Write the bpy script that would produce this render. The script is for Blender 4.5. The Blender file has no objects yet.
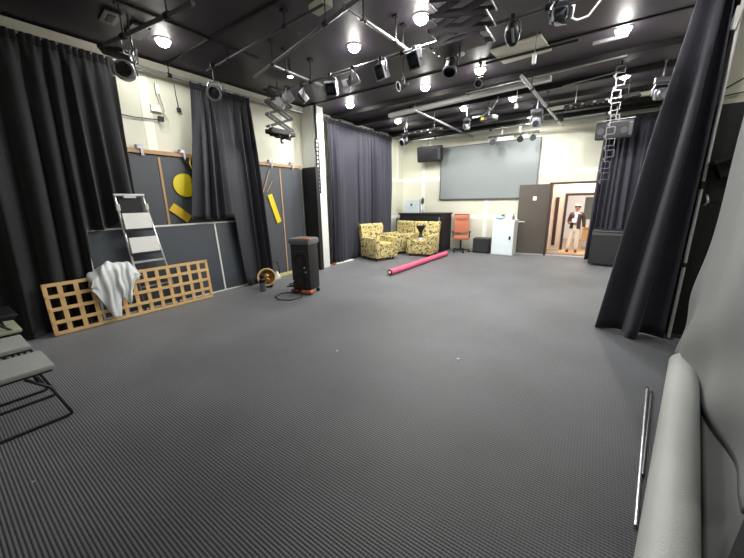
import bpy, bmesh, math, random
from mathutils import Vector, Matrix, Euler
R = math.radians
COL = bpy.context.scene.collection
rnd = random.Random(7)

# ------------------------------------------------------------------ materials
MATS = {}
def srgb(c):
    return tuple(((v/255)/12.92 if v/255 <= .04045 else ((v/255+.055)/1.055)**2.4) for v in c) + (1,)
def mat(name, rgb, rough=.6, metal=0, var=.12, scale=6, bump=0, bscale=60, spec=.5, sheen=0, alpha=1, trans=0, emit=0, emit_rgb=None):
    if name in MATS: return MATS[name]
    m = bpy.data.materials.new(name); m.use_nodes = True
    nt = m.node_tree; b = nt.nodes['Principled BSDF']
    c = srgb(rgb)
    tc = nt.nodes.new('ShaderNodeTexCoord')
    nz = nt.nodes.new('ShaderNodeTexNoise'); nz.inputs['Scale'].default_value = scale; nz.inputs['Detail'].default_value = 4
    nt.links.new(tc.outputs['Object'], nz.inputs['Vector'])
    mx = nt.nodes.new('ShaderNodeMix'); mx.data_type = 'RGBA'
    mx.inputs[6].default_value = tuple(v*(1-var) for v in c[:3])+(1,)
    mx.inputs[7].default_value = tuple(min(1, v*(1+var)) for v in c[:3])+(1,)
    nt.links.new(nz.outputs['Fac'], mx.inputs[0]); nt.links.new(mx.outputs[2], b.inputs['Base Color'])
    b.inputs['Roughness'].default_value = rough; b.inputs['Metallic'].default_value = metal
    b.inputs['Specular IOR Level'].default_value = spec
    if sheen:
        b.inputs['Sheen Weight'].default_value = sheen; b.inputs['Sheen Roughness'].default_value = .4
    if alpha < 1: b.inputs['Alpha'].default_value = alpha
    if trans: b.inputs['Transmission Weight'].default_value = trans
    if emit:
        b.inputs['Emission Color'].default_value = srgb(emit_rgb or rgb); b.inputs['Emission Strength'].default_value = emit
    if bump:
        n2 = nt.nodes.new('ShaderNodeTexNoise'); n2.inputs['Scale'].default_value = bscale; n2.inputs['Detail'].default_value = 3
        nt.links.new(tc.outputs['Object'], n2.inputs['Vector'])
        bp = nt.nodes.new('ShaderNodeBump'); bp.inputs['Strength'].default_value = bump; bp.inputs['Distance'].default_value = .01
        nt.links.new(n2.outputs['Fac'], bp.inputs['Height']); nt.links.new(bp.outputs['Normal'], b.inputs['Normal'])
    MATS[name] = m
    return m

def carpet_mat():
    m = bpy.data.materials.new('ribbed_carpet'); m.use_nodes = True
    nt = m.node_tree; b = nt.nodes['Principled BSDF']; L = nt.links.new
    tc = nt.nodes.new('ShaderNodeTexCoord')
    wv = nt.nodes.new('ShaderNodeTexWave'); wv.wave_type = 'BANDS'; wv.bands_direction = 'Y'
    wv.inputs['Scale'].default_value = 17; wv.inputs['Distortion'].default_value = .5; wv.inputs['Detail'].default_value = 1; wv.inputs['Detail Scale'].default_value = 3
    L(tc.outputs['Object'], wv.inputs['Vector'])
    w2 = nt.nodes.new('ShaderNodeTexWave'); w2.wave_type = 'BANDS'; w2.bands_direction = 'X'
    w2.inputs['Scale'].default_value = 17; w2.inputs['Distortion'].default_value = 1.5
    L(tc.outputs['Object'], w2.inputs['Vector'])
    ad = nt.nodes.new('ShaderNodeMath'); ad.operation = 'MULTIPLY_ADD'; ad.inputs[1].default_value = .3
    L(w2.outputs['Fac'], ad.inputs[0]); L(wv.outputs['Fac'], ad.inputs[2])
    rp = nt.nodes.new('ShaderNodeValToRGB')
    rp.color_ramp.elements[0].position = .15; rp.color_ramp.elements[0].color = srgb((12, 14, 16))
    rp.color_ramp.elements[1].position = 1.15 if False else 1.0; rp.color_ramp.elements[1].color = srgb((86, 88, 93))
    L(ad.outputs[0], rp.inputs['Fac'])
    nz = nt.nodes.new('ShaderNodeTexNoise'); nz.inputs['Scale'].default_value = 1.1; nz.inputs['Detail'].default_value = 5
    L(tc.outputs['Object'], nz.inputs['Vector'])
    r2 = nt.nodes.new('ShaderNodeMapRange'); r2.inputs[1].default_value = .3; r2.inputs[2].default_value = .7; r2.inputs[3].default_value = .82; r2.inputs[4].default_value = 1.18
    L(nz.outputs['Fac'], r2.inputs[0])
    mu = nt.nodes.new('ShaderNodeVectorMath'); mu.operation = 'SCALE'
    L(rp.outputs['Color'], mu.inputs[0]); L(r2.outputs[0], mu.inputs['Scale'])
    # pale lint specks trodden into the pile
    vo = nt.nodes.new('ShaderNodeTexVoronoi'); vo.inputs['Scale'].default_value = 2.2; vo.inputs['Randomness'].default_value = 1
    L(tc.outputs['Object'], vo.inputs['Vector'])
    lt = nt.nodes.new('ShaderNodeMath'); lt.operation = 'LESS_THAN'; lt.inputs[1].default_value = .016
    L(vo.outputs['Distance'], lt.inputs[0])
    mx = nt.nodes.new('ShaderNodeMix'); mx.data_type = 'RGBA'; mx.inputs[7].default_value = srgb((170, 170, 168))
    # far-floor brightness put into the colour: paler at grazing view angles
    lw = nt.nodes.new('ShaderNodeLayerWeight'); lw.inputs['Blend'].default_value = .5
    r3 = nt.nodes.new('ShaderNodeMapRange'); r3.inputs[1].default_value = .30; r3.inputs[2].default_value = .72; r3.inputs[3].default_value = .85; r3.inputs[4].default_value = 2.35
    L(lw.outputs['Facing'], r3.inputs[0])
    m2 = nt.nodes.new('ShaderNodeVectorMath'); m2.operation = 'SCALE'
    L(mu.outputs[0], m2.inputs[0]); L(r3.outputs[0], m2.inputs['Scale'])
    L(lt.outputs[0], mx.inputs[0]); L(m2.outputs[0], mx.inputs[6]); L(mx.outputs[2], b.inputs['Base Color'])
    b.inputs['Roughness'].default_value = .5; b.inputs['Specular IOR Level'].default_value = .35
    b.inputs['Sheen Weight'].default_value = .75; b.inputs['Sheen Roughness'].default_value = .3
    bp = nt.nodes.new('ShaderNodeBump'); bp.inputs['Strength'].default_value = .35; bp.inputs['Distance'].default_value = .004
    L(ad.outputs[0], bp.inputs['Height']); L(bp.outputs['Normal'], b.inputs['Normal'])
    return m

def wall_mat():
    # unpainted plasterboard: cream boards, paler taped joints
    m = bpy.data.materials.new('taped_plasterboard'); m.use_nodes = True
    nt = m.node_tree; b = nt.nodes['Principled BSDF']; L = nt.links.new
    tc = nt.nodes.new('ShaderNodeTexCoord')
    nz = nt.nodes.new('ShaderNodeTexNoise'); nz.inputs['Scale'].default_value = 1.6; nz.inputs['Detail'].default_value = 5
    L(tc.outputs['Object'], nz.inputs['Vector'])
    mx = nt.nodes.new('ShaderNodeMix'); mx.data_type = 'RGBA'
    mx.inputs[6].default_value = srgb((200, 200, 183)); mx.inputs[7].default_value = srgb((216, 216, 200))
    L(nz.outputs['Fac'], mx.inputs[0]); L(mx.outputs[2], b.inputs['Base Color'])
    b.inputs['Roughness'].default_value = .8
    return m

def armchair_mat():
    m = bpy.data.materials.new('patterned_upholstery'); m.use_nodes = True
    nt = m.node_tree; b = nt.nodes['Principled BSDF']; L = nt.links.new
    tc = nt.nodes.new('ShaderNodeTexCoord')
    vo = nt.nodes.new('ShaderNodeTexVoronoi'); vo.inputs['Scale'].default_value = 8.5; L(tc.outputs['Object'], vo.inputs['Vector'])
    nz = nt.nodes.new('ShaderNodeTexNoise'); nz.inputs['Scale'].default_value = 9; nz.inputs['Detail'].default_value = 2; L(tc.outputs['Object'], nz.inputs['Vector'])
    r1 = nt.nodes.new('ShaderNodeValToRGB'); r1.color_ramp.interpolation = 'CONSTANT'
    e = r1.color_ramp.elements; e[0].position = 0; e[0].color = srgb((168, 148, 84)); e[1].position = .40; e[1].color = srgb((204, 190, 130))
    x = e.new(.57); x.color = srgb((112, 100, 76)); x = e.new(.66); x.color = srgb((216, 208, 160))
    L(nz.outputs['Fac'], r1.inputs['Fac'])
    lt = nt.nodes.new('ShaderNodeMath'); lt.operation = 'LESS_THAN'; lt.inputs[1].default_value = .27; L(vo.outputs['Distance'], lt.inputs[0])
    mx = nt.nodes.new('ShaderNodeMix'); mx.data_type = 'RGBA'; mx.inputs[7].default_value = srgb((86, 76, 78))
    L(lt.outputs[0], mx.inputs[0]); L(r1.outputs['Color'], mx.inputs[6]); L(mx.outputs[2], b.inputs['Base Color'])
    b.inputs['Roughness'].default_value = .85
    return m

def build_mats():
    M = {}
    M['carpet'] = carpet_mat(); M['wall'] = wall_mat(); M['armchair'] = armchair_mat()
    M['ceiling'] = mat('black_painted_ceiling', (54, 49, 60), .5, var=.25, scale=.8, bump=.15, bscale=20)
    M['beam'] = mat('black_beam', (22, 21, 23), .5)
    M['seam'] = mat('dark_seam', (20, 18, 20), .6)
    M['tape'] = mat('joint_compound', (230, 231, 220), .8, var=.04)
    M['board'] = mat('charcoal_board', (72, 76, 82), .6, var=.1, scale=2)
    M['blackboard'] = mat('black_board', (26, 26, 29), .5)
    M['pine'] = mat('pine_wood', (218, 180, 124), .6, var=.15, scale=9)
    M['batten'] = mat('raw_timber', (176, 142, 106), .7, var=.15, scale=8)
    M['white'] = mat('white_paint', (225, 226, 222), .6, var=.05)
    M['offwhite'] = mat('chalky_white', (205, 203, 192), .7, var=.08)
    M['drape_left'] = mat('black_velvet', (24, 24, 28), .85, var=.25, scale=3, sheen=.25, bump=.2, bscale=40)
    M['drape_mid'] = mat('charcoal_drape', (38, 38, 47), .65, var=.15, scale=3, sheen=.1, bump=.12, bscale=30)
    M['drape_far'] = mat('blue_charcoal_drape', (46, 46, 58), .75, var=.15, scale=3, sheen=.08)
    M['drape_near'] = mat('grey_black_drape', (60, 60, 70), .85, var=.2, scale=3, sheen=.15, bump=.2, bscale=60)
    M['black'] = mat('black_metal', (20, 20, 22), .55, 0)
    M['blackplastic'] = mat('black_plastic', (28, 28, 31), .45)
    M['grille'] = mat('speaker_grille', (36, 37, 41), .55, bump=.4, bscale=200)
    M['steel'] = mat('galvanised_steel', (175, 176, 180), .35, .8, var=.1)
    M['dullsteel'] = mat('dull_grey_tube', (120, 118, 122), .4, .6)
    M['silver'] = mat('silver_housing', (150, 150, 157), .35, .5)
    M['darksteel'] = mat('grey_scissor_steel', (92, 92, 98), .4, .6)
    M['alu'] = mat('aluminium', (205, 206, 208), .35, .6, var=.05)
    M['glass'] = mat('lens_glass', (60, 66, 76), .08, 0, spec=1)
    M['screen'] = mat('grey_projection_screen', (132, 139, 140), .75, var=.03, scale=1)
    M['yellow'] = mat('yellow_paint', (226, 206, 24), .5, var=.05)
    M['yellow2'] = mat('amber_yellow_paint', (222, 184, 40), .5, var=.05)
    M['plasticfilm'] = mat('milky_sheeting', (232, 236, 238), .5, var=.05, alpha=.82, bump=.3, bscale=12)
    M['orange'] = mat('orange_plastic', (200, 108, 58), .5)
    M['orangeleather'] = mat('orange_brown_leather', (176, 104, 76), .5, var=.1)
    M['red'] = mat('dark_red_panel', (120, 34, 34), .6)
    M['pink'] = mat('pink_fabric_roll', (208, 92, 122), .7, var=.08, scale=20)
    M['brass'] = mat('brass_finish', (190, 150, 92), .35, .6, var=.2, scale=20)
    M['greyseat'] = mat('grey_seat_fabric', (146, 150, 146), .9, var=.12, scale=25, bump=.3, bscale=200)
    M['paleseat'] = mat('pale_green_seat_fabric', (150, 156, 134), .9, var=.1, scale=20)
    M['greycloth'] = mat('grey_backdrop_cloth', (132, 134, 134), .85, var=.08, scale=2, bump=.12, bscale=90)
    M['rollcloth'] = mat('pale_grey_vinyl', (172, 176, 173), .5, var=.06, scale=6, bump=.2, bscale=120)
    M['floorcloth'] = mat('grey_floor_cloth', (112, 114, 114), .8, var=.08, scale=4)
    M['door'] = mat('dark_brown_grey_door', (88, 81, 75), .35, var=.12, scale=2)
    M['frame'] = mat('dark_brown_frame', (60, 44, 42), .5)
    M['hall'] = mat('pink_cream_hall_wall', (236, 214, 198), .8, var=.03)
    M['hallfloor'] = mat('hall_carpet', (150, 140, 128), .9)
    M['mat'] = mat('orange_door_mat', (224, 164, 108), .9)
    M['skin'] = mat('skin', (204, 150, 126), .55, var=.04)
    M['hair'] = mat('brown_hair', (110, 66, 40), .7)
    M['jacket'] = mat('brown_jacket', (72, 54, 50), .8, var=.15)
    M['shirt'] = mat('pale_blue_shirt', (222, 228, 246), .8)
    M['trousers'] = mat('cream_trousers', (242, 226, 208), .8, var=.05)
    M['shoe'] = mat('dark_shoe', (40, 32, 30), .5)
    M['paper'] = mat('white_paper', (240, 240, 240), .8)
    M['green'] = mat('green_label', (70, 150, 80), .6)
    M['blue'] = mat('blue_label', (110, 150, 190), .6)
    M['lamp'] = mat('lamp_glow', (255, 250, 235), .5, emit=40, emit_rgb=(255, 246, 226))
    M['glintlamp'] = mat('glint_glow', (255, 250, 240), .5, emit=8)
    M['bluelamp'] = mat('blue_led', (120, 150, 230), .5, emit=3, emit_rgb=(110, 140, 240))
    return M

# ------------------------------------------------------------------ mesh builder
class MB:
    def __init__(s): s.bm = bmesh.new()
    def box(s, c, size, rot=None, bevel=0):
        g = bmesh.ops.create_cube(s.bm, size=1)['verts']
        bmesh.ops.scale(s.bm, vec=Vector(size), verts=g)
        if bevel:
            ed = list({e for v in g for e in v.link_edges})
            r = bmesh.ops.bevel(s.bm, geom=ed, offset=min(bevel, min(size)*.45), segments=2, affect='EDGES', profile=.6)
            g = list({v for f in r['faces'] for v in f.verts} | {v for v in g if v.is_valid})
            # all verts of this island
            seen = set(g); st = list(g)
            while st:
                v = st.pop()
                for e in v.link_edges:
                    o = e.other_vert(v)
                    if o not in seen: seen.add(o); st.append(o)
            g = list(seen)
        M4 = Matrix.Translation(Vector(c)) @ ((rot if isinstance(rot, Matrix) else Euler(rot).to_matrix()).to_4x4() if rot is not None else Matrix())
        bmesh.ops.transform(s.bm, matrix=M4, verts=g)
        return s
    def cyl(s, a, b, r, r2=None, seg=12, caps=True):
        a = Vector(a); b = Vector(b); d = b-a
        if d.length < 1e-6: return s
        q = d.to_track_quat('Z', 'Y').to_matrix().to_4x4()
        bmesh.ops.create_cone(s.bm, cap_ends=caps, segments=seg, radius1=r, radius2=r if r2 is None else r2, depth=d.length,
                              matrix=Matrix.Translation((a+b)/2) @ q)
        return s
    def ball(s, c, r, sc=(1, 1, 1), seg=14):
        g = bmesh.ops.create_uvsphere(s.bm, u_segments=seg, v_segments=max(6, seg*2//3), radius=r)['verts']
        bmesh.ops.scale(s.bm, vec=Vector(sc), verts=g); bmesh.ops.translate(s.bm, vec=Vector(c), verts=g)
        return s
    def tube(s, pts, r, seg=8):
        pts = [Vector(p) for p in pts]
        rings = []
        up = Vector((0, 0, 1))
        for i, p in enumerate(pts):
            t = (pts[min(i+1, len(pts)-1)]-pts[max(i-1, 0)]).normalized()
            n = t.cross(up)
            if n.length < .05: n = t.cross(Vector((1, 0, 0)))
            n.normalize()
            if rings and n.dot(ln) < 0: n = -n
            ln = n; b = t.cross(n)
            rings.append([s.bm.verts.new(p + r*(math.cos(k*2*math.pi/seg)*n + math.sin(k*2*math.pi/seg)*b)) for k in range(seg)])
        for i in range(len(rings)-1):
            for k in range(seg):
                s.bm.faces.new((rings[i][k], rings[i][(k+1) % seg], rings[i+1][(k+1) % seg], rings[i+1][k]))
        s.bm.faces.new(rings[0]); s.bm.faces.new(rings[-1][::-1])
        return s
    def lathe(s, prof, c=(0, 0, 0), rot=None, seg=24):
        M4 = Matrix.Translation(Vector(c)) @ (Euler(rot).to_matrix().to_4x4() if rot is not None else Matrix())
        rings = []
        for r, z in prof:
            rings.append([s.bm.verts.new(M4 @ Vector((max(r, .0005)*math.cos(k*2*math.pi/seg), max(r, .0005)*math.sin(k*2*math.pi/seg), z))) for k in range(seg)])
        for i in range(len(rings)-1):
            for k in range(seg):
                s.bm.faces.new((rings[i][k], rings[i][(k+1) % seg], rings[i+1][(k+1) % seg], rings[i+1][k]))
        return s
    def prism(s, poly, a, b, axis=1):
        # polygon in the two other axes, extruded along axis from a to b
        def P(u, v, w):
            return {0: (w, u, v), 1: (u, w, v), 2: (u, v, w)}[axis]
        A = [s.bm.verts.new(P(u, v, a)) for u, v in poly]; B = [s.bm.verts.new(P(u, v, b)) for u, v in poly]
        s.bm.faces.new(A); s.bm.faces.new(B[::-1])
        for i in range(len(poly)):
            j = (i+1) % len(poly); s.bm.faces.new((A[i], A[j], B[j], B[i]))
        return s
    def grid(s, fn, nu, nv):
        vs = [[s.bm.verts.new(fn(i/nu, j/nv)) for j in range(nv+1)] for i in range(nu+1)]
        for i in range(nu):
            for j in range(nv):
                s.bm.faces.new((vs[i][j], vs[i+1][j], vs[i+1][j+1], vs[i][j+1]))
        return s
    def build(s, name, m, parent=None, smooth=False, solid=0, loc=None, rot=None, sub=0):
        bmesh.ops.recalc_face_normals(s.bm, faces=s.bm.faces)
        me = bpy.data.meshes.new(name); s.bm.to_mesh(me); s.bm.free()
        if smooth:
            for p in me.polygons: p.use_smooth = True
            if smooth == 'auto':
                try: me.set_sharp_from_angle(angle=R(38))
                except Exception: pass
        me.materials.append(m)
        o = bpy.data.objects.new(name, me); COL.objects.link(o)
        if parent: o.parent = parent
        if loc is not None: o.location = loc
        if rot is not None: o.rotation_euler = rot
        if solid:
            md = o.modifiers.new('solid', 'SOLIDIFY'); md.thickness = solid; md.offset = 0
        if sub:
            md = o.modifiers.new('sub', 'SUBSURF'); md.levels = sub; md.render_levels = sub
        return o

def tag(o, label, cat, group=None):
    o['label'] = label; o['category'] = cat
    if group: o['group'] = group
    return o
def thing(name, label, cat, loc=(0, 0, 0), rot=(0, 0, 0), group=None, scale=None):
    o = bpy.data.objects.new(name, None); o.empty_display_size = .1; COL.objects.link(o)
    o.location = loc; o.rotation_euler = rot
    if scale: o.scale = (scale,)*3
    return tag(o, label, cat, group)
def struct(o):
    o['kind'] = 'structure'; return o
def dup(root, loc, rot=None, label=None, group=None, scale=None):
    def cp(o, par):
        c = o.copy(); COL.objects.link(c)
        if par: c.parent = par
        for ch in [x for x in bpy.data.objects if x.parent == o]: cp(ch, c)
        return c
    r = cp(root, None); r.location = loc
    if rot is not None: r.rotation_euler = rot
    if label: r['label'] = label
    if group: r['group'] = group
    if scale: r.scale = (scale,)*3
    return r
def lerp_poly(pts, u):          # smooth (Catmull-Rom) path through the points
    n = len(pts)-1; k = max(0, min(int(u*n), n-1)); t = u*n-k
    P1 = Vector(pts[k]); P2 = Vector(pts[k+1])
    P0 = Vector(pts[k-1]) if k > 0 else P1*2-P2
    P3 = Vector(pts[k+2]) if k+2 <= n else P2*2-P1
    return .5*(2*P1+(P2-P0)*t+(2*P0-5*P1+4*P2-P3)*t*t+(3*P1-P0-3*P2+P3)*t**3)

M = build_mats()
CEIL = 3.95; LW = -6.2; FW = 11.05

# ------------------------------------------------------------------ room shell
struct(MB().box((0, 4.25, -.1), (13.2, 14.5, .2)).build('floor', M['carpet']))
struct(MB().box((0, 4.25, CEIL+.1), (13.2, 14.5, .2)).build('ceiling', M['ceiling']))
struct(MB().box((LW-.1, 4.0, CEIL/2), (.2, 14.3, CEIL)).build('wall_left', M['wall']))
mb = MB()
DX0, DX1, DH = -1.17, -.05, 2.14
mb.box(((LW+DX0)/2-.0, FW+.1, CEIL/2), (DX0-LW, .2, CEIL)).box(((DX0+DX1)/2, FW+.1, (CEIL+DH)/2), (DX1-DX0, .2, CEIL-DH)).box(((DX1+3.6)/2, FW+.1, CEIL/2), (3.6-DX1, .2, CEIL))
struct(mb.build('wall_far', M['wall']))
struct(MB().box((1.25, 8.15, CEIL/2), (.2, 5.8, CEIL)).build('wall_right', M['wall']))
struct(MB().box((3.44, 5.3, CEIL/2), (5.04, .2, CEIL)).build('wall_return', M['wall']))
struct(MB().box((3.4, 1.15, CEIL/2), (.2, 8.1, CEIL)).build('wall_side', M['wall']))
struct(MB().box((-1.4, -3.05, CEIL/2), (9.6, .2, CEIL)).build('wall_back', M['wall']))
# drywall joints on the far and left walls (raised compound bands)
mb = MB()
for z in (1.15, 2.46): mb.box(((LW+DX0)/2, FW-.002, z), (DX0-LW-.02, .006, .16))
mb.box((-.6, FW-.002, 2.46), (1.1, .006, .11))
for x in (-5.35, -3.05, -1.85): mb.box((x, FW-.003, 1.9), (.13, .006, 3.6))
struct(mb.build('trim_1', M['tape']))
mb = MB()
for y in (2.56, 5.4, 10.6): mb.box((LW+.003, y, 3.1), (.006, .15, 1.3))
mb.box((LW+.002, 8.6, 2.46), (.006, 4.8, .1)); mb.box((LW+.002, 10.4, 1.15), (.006, 1.2, .1))
struct(mb.build('trim_2', M['tape']))
# raw timber plate along the head of the left wall, black band above
struct(MB().box((LW+.06, 4.0, 3.86), (.12, 14, .12)).build('trim_3', M['offwhite']))
struct(MB().box((LW+.02, 4.0, 3.93), (.04, 14, .03)).build('trim_4', M['beam']))
struct(MB().box((-2.6, FW-.03, 3.9), (7.1, .06, .1)).build('trim_5', M['beam']))
# pilaster on the left wall
struct(MB().box((LW+.2, 6.12, CEIL/2), (.4, .36, CEIL)).build('trim_6', M['white']))
struct(MB().box((LW+.03, 8.6, .05), (.06, 4.5, .1)).build('baseboard_left', M['white']))
struct(MB().box((-3.6, FW-.015, .04), (4.8, .03, .08)).build('baseboard_far', M['offwhite']))
# lower black dado of the return wall
struct(MB().box((3.12, 5.17, 1.32), (4.4, .06, 2.64)).build('trim_7', M['blackboard']))
struct(MB().box((.80, 5.25, 1.97), (.26, .05, 3.94)).box((.925, 5.3, 1.97), (.03, .22, 3.94)).build('trim_23', M['blackboard']))
struct(MB().box((3.1, 5.13, .02), (4.4, .02, .04)).build('baseboard_return', M['darksteel']))

# ceiling seams and beams
mb = MB()
for y, w in ((2.9, .03), (5.95, .04)): mb.box((-2.6, y, CEIL-.01), (7.4, w, .02))
for y, w in ((3.0, .03),): pass
for x in (-4.72, ): mb.box((x, 1.2, CEIL-.01), (.03, 5, .02))
struct(mb.build('trim_8', M['seam']))
for i, (y, w, h) in enumerate(((6.98, .16, .09), (7.95, .1, .1), (9.0, .2, .08), (9.95, .22, .14), (10.7, .16, .12))):
    struct(MB().box((-2.5, y, CEIL-h/2), (7.2, w, h)).build('trim_%d' % (9+i), M['beam']))

# wall boards: charcoal sheets with timber battens
t = thing('wall_board', 'charcoal sheet boarding on the left wall with timber top rail and thin timber cover strips', 'wall panel', (LW, 3.2, 0))
MB().box((.04, -.0, 1.25), (.08, 5.1, 2.5)).build('panel', M['board'], t)
MB().box((.05, -.0, 2.55), (.11, 5.1, .06)).build('top_rail', M['batten'], t)
for y in (2.58, 4.53, 5.1): MB().box((.085, y-3.2, 1.24), (.012, .035, 2.48)).build('cover_strip', M['batten'], t)
tag(MB().box((LW+.29, 5.87, 1.27), (.46, .1, 2.54)).box((LW+.45,5.93,1.27),(.06,.1,2.54)).build('masking_flat', M['blackboard']), 'narrow black upright panel between the charcoal boarding and the white pilaster', 'panel')
# brackets on the rail
for (y, lab) in ((2.32, 'small white clamp bracket on the timber rail beside the large left curtain'), (2.97, 'small white clamp bracket on the timber rail above the yellow disc'),
                 (4.84, 'small grey clamp bracket on the timber rail, second left of the white pilaster'), (5.45, 'small grey clamp bracket on the timber rail nearest the white pilaster')):
    tag(MB().box((LW+.09, y, 2.61), (.07, .11, .07), bevel=.01).box((LW+.12, y+.02, 2.54), (.015, .035, .12)).cyl((LW+.1, y-.04, 2.62), (LW+.16, y-.04, 2.62), .01).build('clamp_bracket', M['silver']), lab, 'bracket', 'clamp brackets on the timber rail')

# yellow shapes fixed to boards
o = tag(MB().cyl((LW+.081, 2.94, 2.04), (LW+.1, 2.94, 2.04), .2, seg=32).build('yellow_disc', M['yellow']), 'bright yellow round disc fixed on the charcoal boarding left of the middle curtain', 'disc')
tag(MB().box((0, 0, 0), (.02, .36, .15), rot=(R(-40), 0, 0)).build('yellow_block', M['yellow2'], loc=(LW+.095, 2.79, 1.56)), 'amber yellow tilted rectangle just below the yellow disc', 'panel')
tag(MB().box((0, 0, 0), (.02, .13, .66), rot=(R(18), 0, 0)).build('yellow_strip', M['yellow'], loc=(LW+.095, 4.85, 1.58)), 'long yellow slanting strip on the boarding right of the middle curtain', 'panel')
tag(MB().box((0, 0, .0), (.012, .02, .55), rot=(R(-24), 0, 0)).box((0, .08, -.1), (.012, .02, .3), rot=(R(-35), 0, 0)).build('wooden_stick', M['batten'], loc=(LW+.095, 4.68, 2.17)), 'two thin crossed timber sticks above the long yellow strip', 'stick')
# cable bundle beside the disc
o = thing('cable_bundle', 'tangle of black and yellow cable hanging from the timber rail by the yellow disc', 'cable', (LW+.12, 3.05, 2.5))
MB().tube([(0, -.1, 0), (.03, -.02, -.12), (.02, .05, -.25), (.04, .0, -.38), (.02, .08, -.5), (.03, .14, -.42), (.02, .1, -.2), (0, .12, 0)], .016).tube([(0, -.04, 0), (.04, .04, -.16), (.03, -.02, -.3), (.02, .06, -.46), (.03, .12, -.55)], .012).build('black_cable', M['black'], o, smooth=True)
MB().tube([(0, .04, .02), (.04, -.01, -.1), (.05, .05, -.24), (.04, .14, -.3), (.04, .18, -.2), (.02, .14, -.02)], .012).build('yellow_cable', M['yellow2'], o, smooth=True)

# wall socket and wires on the bare wall
o = thing('wall_socket', 'white socket with hanging looped cables on the bare wall between the left curtains', 'socket', (LW+.01, 2.75, 3.2))
MB().box((.02, -.06, .05), (.03, .16, .1), bevel=.005).build('plate', M['white'], o)
MB().tube([(.03, -.02, .45), (.05, -.03, .3), (.04, .02, .05), (.05, .1, -.1), (.05, .07, -.22), (.05, -.02, -.24), (.04, -.04, -.12), (.04, .06, .02), (.04, .02, .3), (.03, .02, .5)], .008).build('cable_loop', M['offwhite'], o, smooth=True)
MB().box((.04, -.02, -.1), (.05, .08, .07)).build('plug', M['black'], o)
MB().box((.03, 0, .35), (.05, .05, .14)).build('connector', M['white'], o)
tag(MB().tube([(LW+.04, 1.9, 3.07), (LW+.03, 2.35, 3.06), (LW+.04, 2.72, 3.08)], .008).build('wall_wire', M['black']), 'thin dark wire running straight across the bare wall to the socket', 'wire')
o = thing('hanging_plug', 'black plug hanging on a short thin cable from the rail over the bare wall', 'plug', (LW+.04, 3.03, 3.7))
MB().tube([(0, 0, .0), (.01, 0, -.18), (.0, .02, -.36)], .007).build('cable', M['black'], o); MB().box((0, .02, -.4), (.04, .06, .07), bevel=.01).build('plug_body', M['black'], o)

# ------------------------------------------------------------------ curtains
def curtain(name, label, top, bot, ztop, zbot, folds, amp, m, nu=None, header=.16, seed=1, phase=0, topamp=.35, solid=.006):
    rr = random.Random(seed)
    ks = [(folds*(1+.0*i)+rr.uniform(-.3, .3)*i*folds*.3, rr.uniform(0, 6.28), w) for i, w in enumerate((1, .5, .4, .25))]
    warp = [rr.uniform(-.35, .35)/max(1, folds/4) for _ in range(3)]
    def f(u, v):
        uu = u + .03*math.sin(6.3*u*1.7+seed)+.012*math.sin(12*u+v*1.5+seed)
        s = 0
        for k, p, w in ks: s += w*math.sin(2*math.pi*k*uu+p+phase+.25*v)
        return s/1.3
    def fine(u): return math.sin(2*math.pi*folds*3.2*u)
    t0 = thing(name, label, 'curtain', (top[0][0], top[0][1], ztop), group='dark stage curtains')
    org = Vector((top[0][0], top[0][1], ztop))
    nu = nu or int(folds*18)
    def P(u, v):      # v: 0 top, 1 hem
        zb = zbot(u); z = ztop+(zb-ztop)*v
        full = min(1, max(0, (ztop-z)/max(ztop-.0, .1)))
        a = lerp_poly(top, u); b = lerp_poly(bot, u)
        w = full**1.15
        p = a*(1-w)+b*w
        d = lerp_poly(bot, min(1, u+.02))-lerp_poly(bot, max(0, u-.02)); d.normalize(); n = Vector((d.y, -d.x))
        tt = (ztop-z)
        ga = max(0, 1-tt/header/1.8)
        off = amp*(topamp+(1-topamp)*min(1, tt/1.6))*f(u, v*1.0)*(1-.7*ga) + .012*ga*fine(u)
        along = .35*amp*math.cos(2*math.pi*ks[0][0]*u+ks[0][1]+phase)*min(1, tt)
        return Vector((p.x+n.x*off+d.x*along, p.y+n.y*off+d.y*along, z))-org
    MB().grid(P, nu, 26).build('drape', m, t0, smooth=True, solid=solid)
    MB().grid(lambda u, v: P(u, 0)+Vector((0, 0, .03-.11*v))+(P(min(1, u+.01), 0)-P(u, 0)).cross(Vector((0, 0, 1))).normalized()*.012, nu, 2).build('heading_tape', m, t0, smooth=True, solid=.006)
    return t0
def sm(a, b, x):
    t = min(1, max(0, (x-a)/(b-a))); return t*t*(3-2*t)

XC = -6.02
curtain('curtain', 'large black curtain at far left hanging behind the folding chairs and trellis', [(XC+.02, -1.6), (XC+.02, .4), (XC+.02, 2.14)], [(XC+.06, -1.7), (XC+.06, .3), (XC+.05, 2.12)],
        3.74, lambda u: .02+1.34*sm(.775, .805, u)+.45*sm(.86, 1, u), 15, .062, M['drape_left'], seed=3)
curtain('curtain', 'dark middle curtain on the left wall with one half hitched up', [(XC, 3.22), (XC, 3.7), (XC, 4.38)], [(XC+.12, 2.55), (XC+.18, 3.62), (XC+.16, 4.42)],
        3.74, lambda u: .02+1.42*(1-sm(.55, .6, u)), 8, .075, M['drape_mid'], seed=8)
curtain('curtain', 'wide blue-grey curtain reaching the floor behind the nearest patterned armchair', [(XC+.02, 6.62), (XC+.02, 8.2), (XC+.02, 9.9)], [(XC+.08, 6.5), (XC+.07, 8.1), (XC+.06, 9.62)],
        3.80, lambda u: .02, 15, .1, M['drape_far'], seed=5)
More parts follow.
